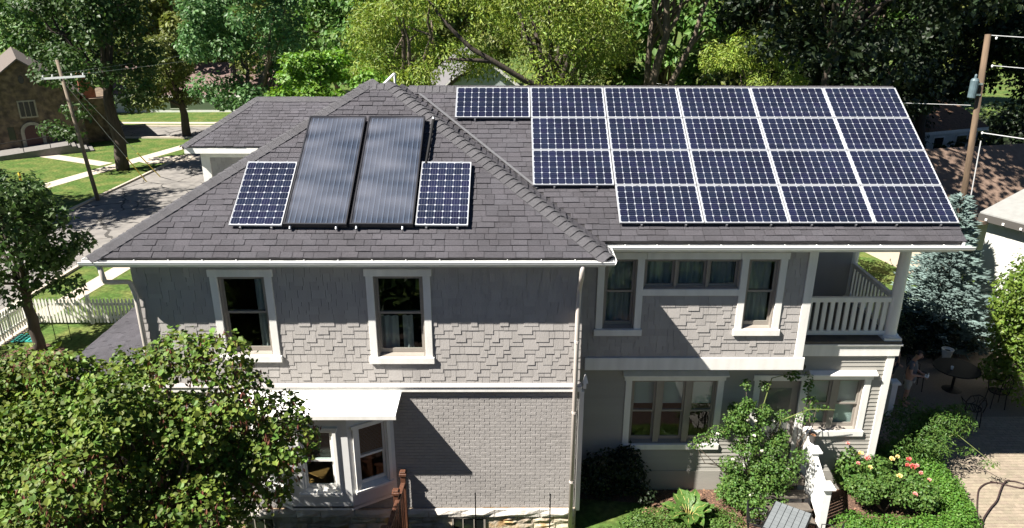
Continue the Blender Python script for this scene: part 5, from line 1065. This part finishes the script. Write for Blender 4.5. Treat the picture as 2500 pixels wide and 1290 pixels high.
# ------------------------------------------------------------------ two people in the shade
def skin_mesh(name, J, E, mt, parent, root_i=0, sub=1):
    me = bpy.data.meshes.new(name); rl = rootloc(parent); me.from_pydata([tuple(Vector(p[:3])-rl) for p in J], E, []); me.materials.append(mt)
    o = addobj(name, me, parent); o.modifiers.new('skin', 'SKIN'); s = o.modifiers.new('subsurf', 'SUBSURF'); s.levels = sub; s.render_levels = sub
    for i, p in enumerate(J):
        v = me.skin_vertices[0].data[i]; r = p[3]; v.radius = r if isinstance(r, tuple) else (r, r); v.use_root = (i == root_i)
    return o
m_skin = mat('skin', (.42, .24, .17), .55); m_hair = mat('dark_brown_hair', (.03, .02, .015), .7); m_shoe = mat('sandal', (.12, .08, .05), .7)
def person(label, x, y, face, h, shirt, shorts, head_drop, glasses=False, hold=True):
    root = thing('person', label, 'person', (x, y, 0)); f = Vector((math.cos(face), math.sin(face), 0)); s = Vector((-f.y, f.x, 0)); k = h/1.78
    def W(a, b, c, r): p = Vector((x, y, 0))+(f*a+s*b)*k; return (p.x, p.y, c*k, (r[0]*k, r[1]*k) if isinstance(r, tuple) else r*k)
    J = [W(0, 0, .96, (.15, .11)), W(0, 0, 1.15, (.145, .105)), W(.01, 0, 1.36, (.165, .115)), W(.015, 0, 1.48, .07), W(.03, 0, 1.54, .052), W(.05+head_drop*.05, 0, 1.63, .082), W(.06+head_drop*.08, 0, 1.70, .09), W(.055+head_drop*.08, 0, 1.755, .06)]
    E = [(i, i+1) for i in range(7)]
    for sd in (1, -1):
        b = len(J); J += [W(0, sd*.09, .9, .088), W(.02, sd*.105, .5, .058), W(.0, sd*.11, .28, .056), W(-.02, sd*.11, .08, .037), W(.05, sd*.115, .045, .036), W(.15, sd*.12, .035, .03)]
        E += [(0, b)]+[(b+i, b+i+1) for i in range(5)]
    for sd in (1, -1):
        b = len(J); wx, wy, wz = (.30, sd*.09, 1.10) if hold else (.06, sd*.27, .86)
        ex = (.04, sd*.25, 1.14)
        J += [W(.01, sd*.17, 1.43, .058), W(ex[0], ex[1], ex[2], .042), W(wx, wy, wz, .028), W(wx+.05, wy-sd*.005, wz+.005, (.038, .018))]
        E += [(2, b), (b, b+1), (b+1, b+2), (b+2, b+3)]
        for q, (dy, ln) in enumerate(((.032, .075), (.012, .085), (-.01, .08), (-.03, .065))):
            c = len(J); J += [W(wx+.095, wy+sd*dy, wz+.0, .0095), W(wx+.095+ln*.5, wy+sd*dy*.9, wz-.012, .009), W(wx+.095+ln*.7, wy+sd*dy*.8, wz-.04, .008)]; E += [(b+3, c), (c, c+1), (c+1, c+2)]
        c = len(J); J += [W(wx+.04, wy-sd*.045, wz+.015, .011), W(wx+.075, wy-sd*.06, wz+.03, .0095)]; E += [(b+3, c), (c, c+1)]
    body = skin_mesh('body', J, E, m_skin, root, 0, 2)
    T = [W(0, 0, .93, (.17, .135)), W(0, 0, 1.15, (.165, .128)), W(.01, 0, 1.37, (.185, .13)), W(.015, 0, 1.46, .085), W(.01, .18, 1.43, .072), W(.025, .225, 1.27, .062), W(.01, -.18, 1.43, .072), W(.025, -.225, 1.27, .062)]
    skin_mesh('shirt', T, [(0, 1), (1, 2), (2, 3), (2, 4), (4, 5), (2, 6), (6, 7)], shirt, root, 0, 2)
    skin_mesh('shorts', [W(0, 0, .97, (.16, .125)), W(0, .095, .86, .105), W(.015, .11, .56, .088), W(0, -.095, .86, .105), W(.015, -.11, .56, .088)], [(0, 1), (1, 2), (0, 3), (3, 4)], shorts, root, 0, 2)
    hc = Vector(W(.045+head_drop*.06, 0, 1.73, 0)[:3]); hv = []; 
    hb = bpy.data.meshes.new('hair'); import bmesh; bm_ = bmesh.new(); bmesh.ops.create_uvsphere(bm_, u_segments=14, v_segments=10, radius=.108*k)
    bmesh.ops.delete(bm_, geom=[v for v in bm_.verts if v.co.z < -.03*k or (v.co.dot(f) > .05*k and v.co.z < .05*k)], context='VERTS')
    for v in bm_.verts: v.co += hc-rootloc(root)
    bm_.to_mesh(hb); bm_.free(); hb.materials.append(m_hair); addobj('hair', hb, root)
    fc = Vector(W(.125+head_drop*.09, 0, 1.675, 0)[:3]); fr = Frame(fc, s, -f)
    MB(fr).add([(-.014, 0, -.02), (.014, 0, -.02), (0, -.03, -.018), (0, .0, .025)], [(0, 1, 2), (0, 2, 3), (1, 3, 2), (0, 3, 1)]).build('nose', m_skin, root)
    for sd in (-1, 1): MB().lathe([(.0, -.009), (.012, 0), (.0, .009)], fr((sd*.032, .004, .03)), 8).build('eye', m_black, root); MB().lathe([(.0, -.03), (.016, 0), (.0, .03)], fr((sd*.09, .09, .0)), 8).build('ear', m_skin, root)
    MB(fr).box(-.025, .025, -.006, .02, -.055, -.045).build('mouth', mat('lip', (.30, .12, .10), .5), root)
    if glasses:
        for sd in (-1, 1): MB(fr).tube([(sd*.034+.024*math.cos(t), -.018, .028+.018*math.sin(t)) for t in [6.283*q/10 for q in range(11)]], .003, 5).build('spectacles', m_black, root)
    return root
person('person in a grey t-shirt and light shorts looking down at a white remote', 12.45, 1.05, R(-38), 1.72, mat('grey_tshirt', (.10, .11, .13), .9), mat('stone_shorts', (.38, .36, .31), .9), 1.0)
person('person in a dark shirt and glasses partly hidden by the house corner', 12.25, 1.75, R(-60), 1.82, mat('navy_shirt', (.05, .055, .075), .9), mat('dark_shorts', (.07, .07, .07), .9), .3, True, False)
_f2 = Vector((math.cos(R(-38)), math.sin(R(-38)), 0)); cpos = Vector((12.45, 1.05, 0))+_f2*.40; rcf = Frame(cpos, Vector((-_f2.y, _f2.x, 0)), _f2)
rc = thing('remote_controller', 'white remote controller held by the person in grey', 'controller', cpos+Vector((0, 0, 1.05))); MB(rcf).box(-.09, .09, -.05, .05, 1.055, 1.09).build('case', m_gutter, rc, bevel=.01)
for sx in (-.05, .05): MB(rcf).tube([(sx, 0, 1.09), (sx, 0, 1.115)], .007, 6).build('stick', m_black, rc)
MB(rcf).box(-.045, .045, .03, .04, 1.09, 1.16).build('screen', m_gutter, rc)
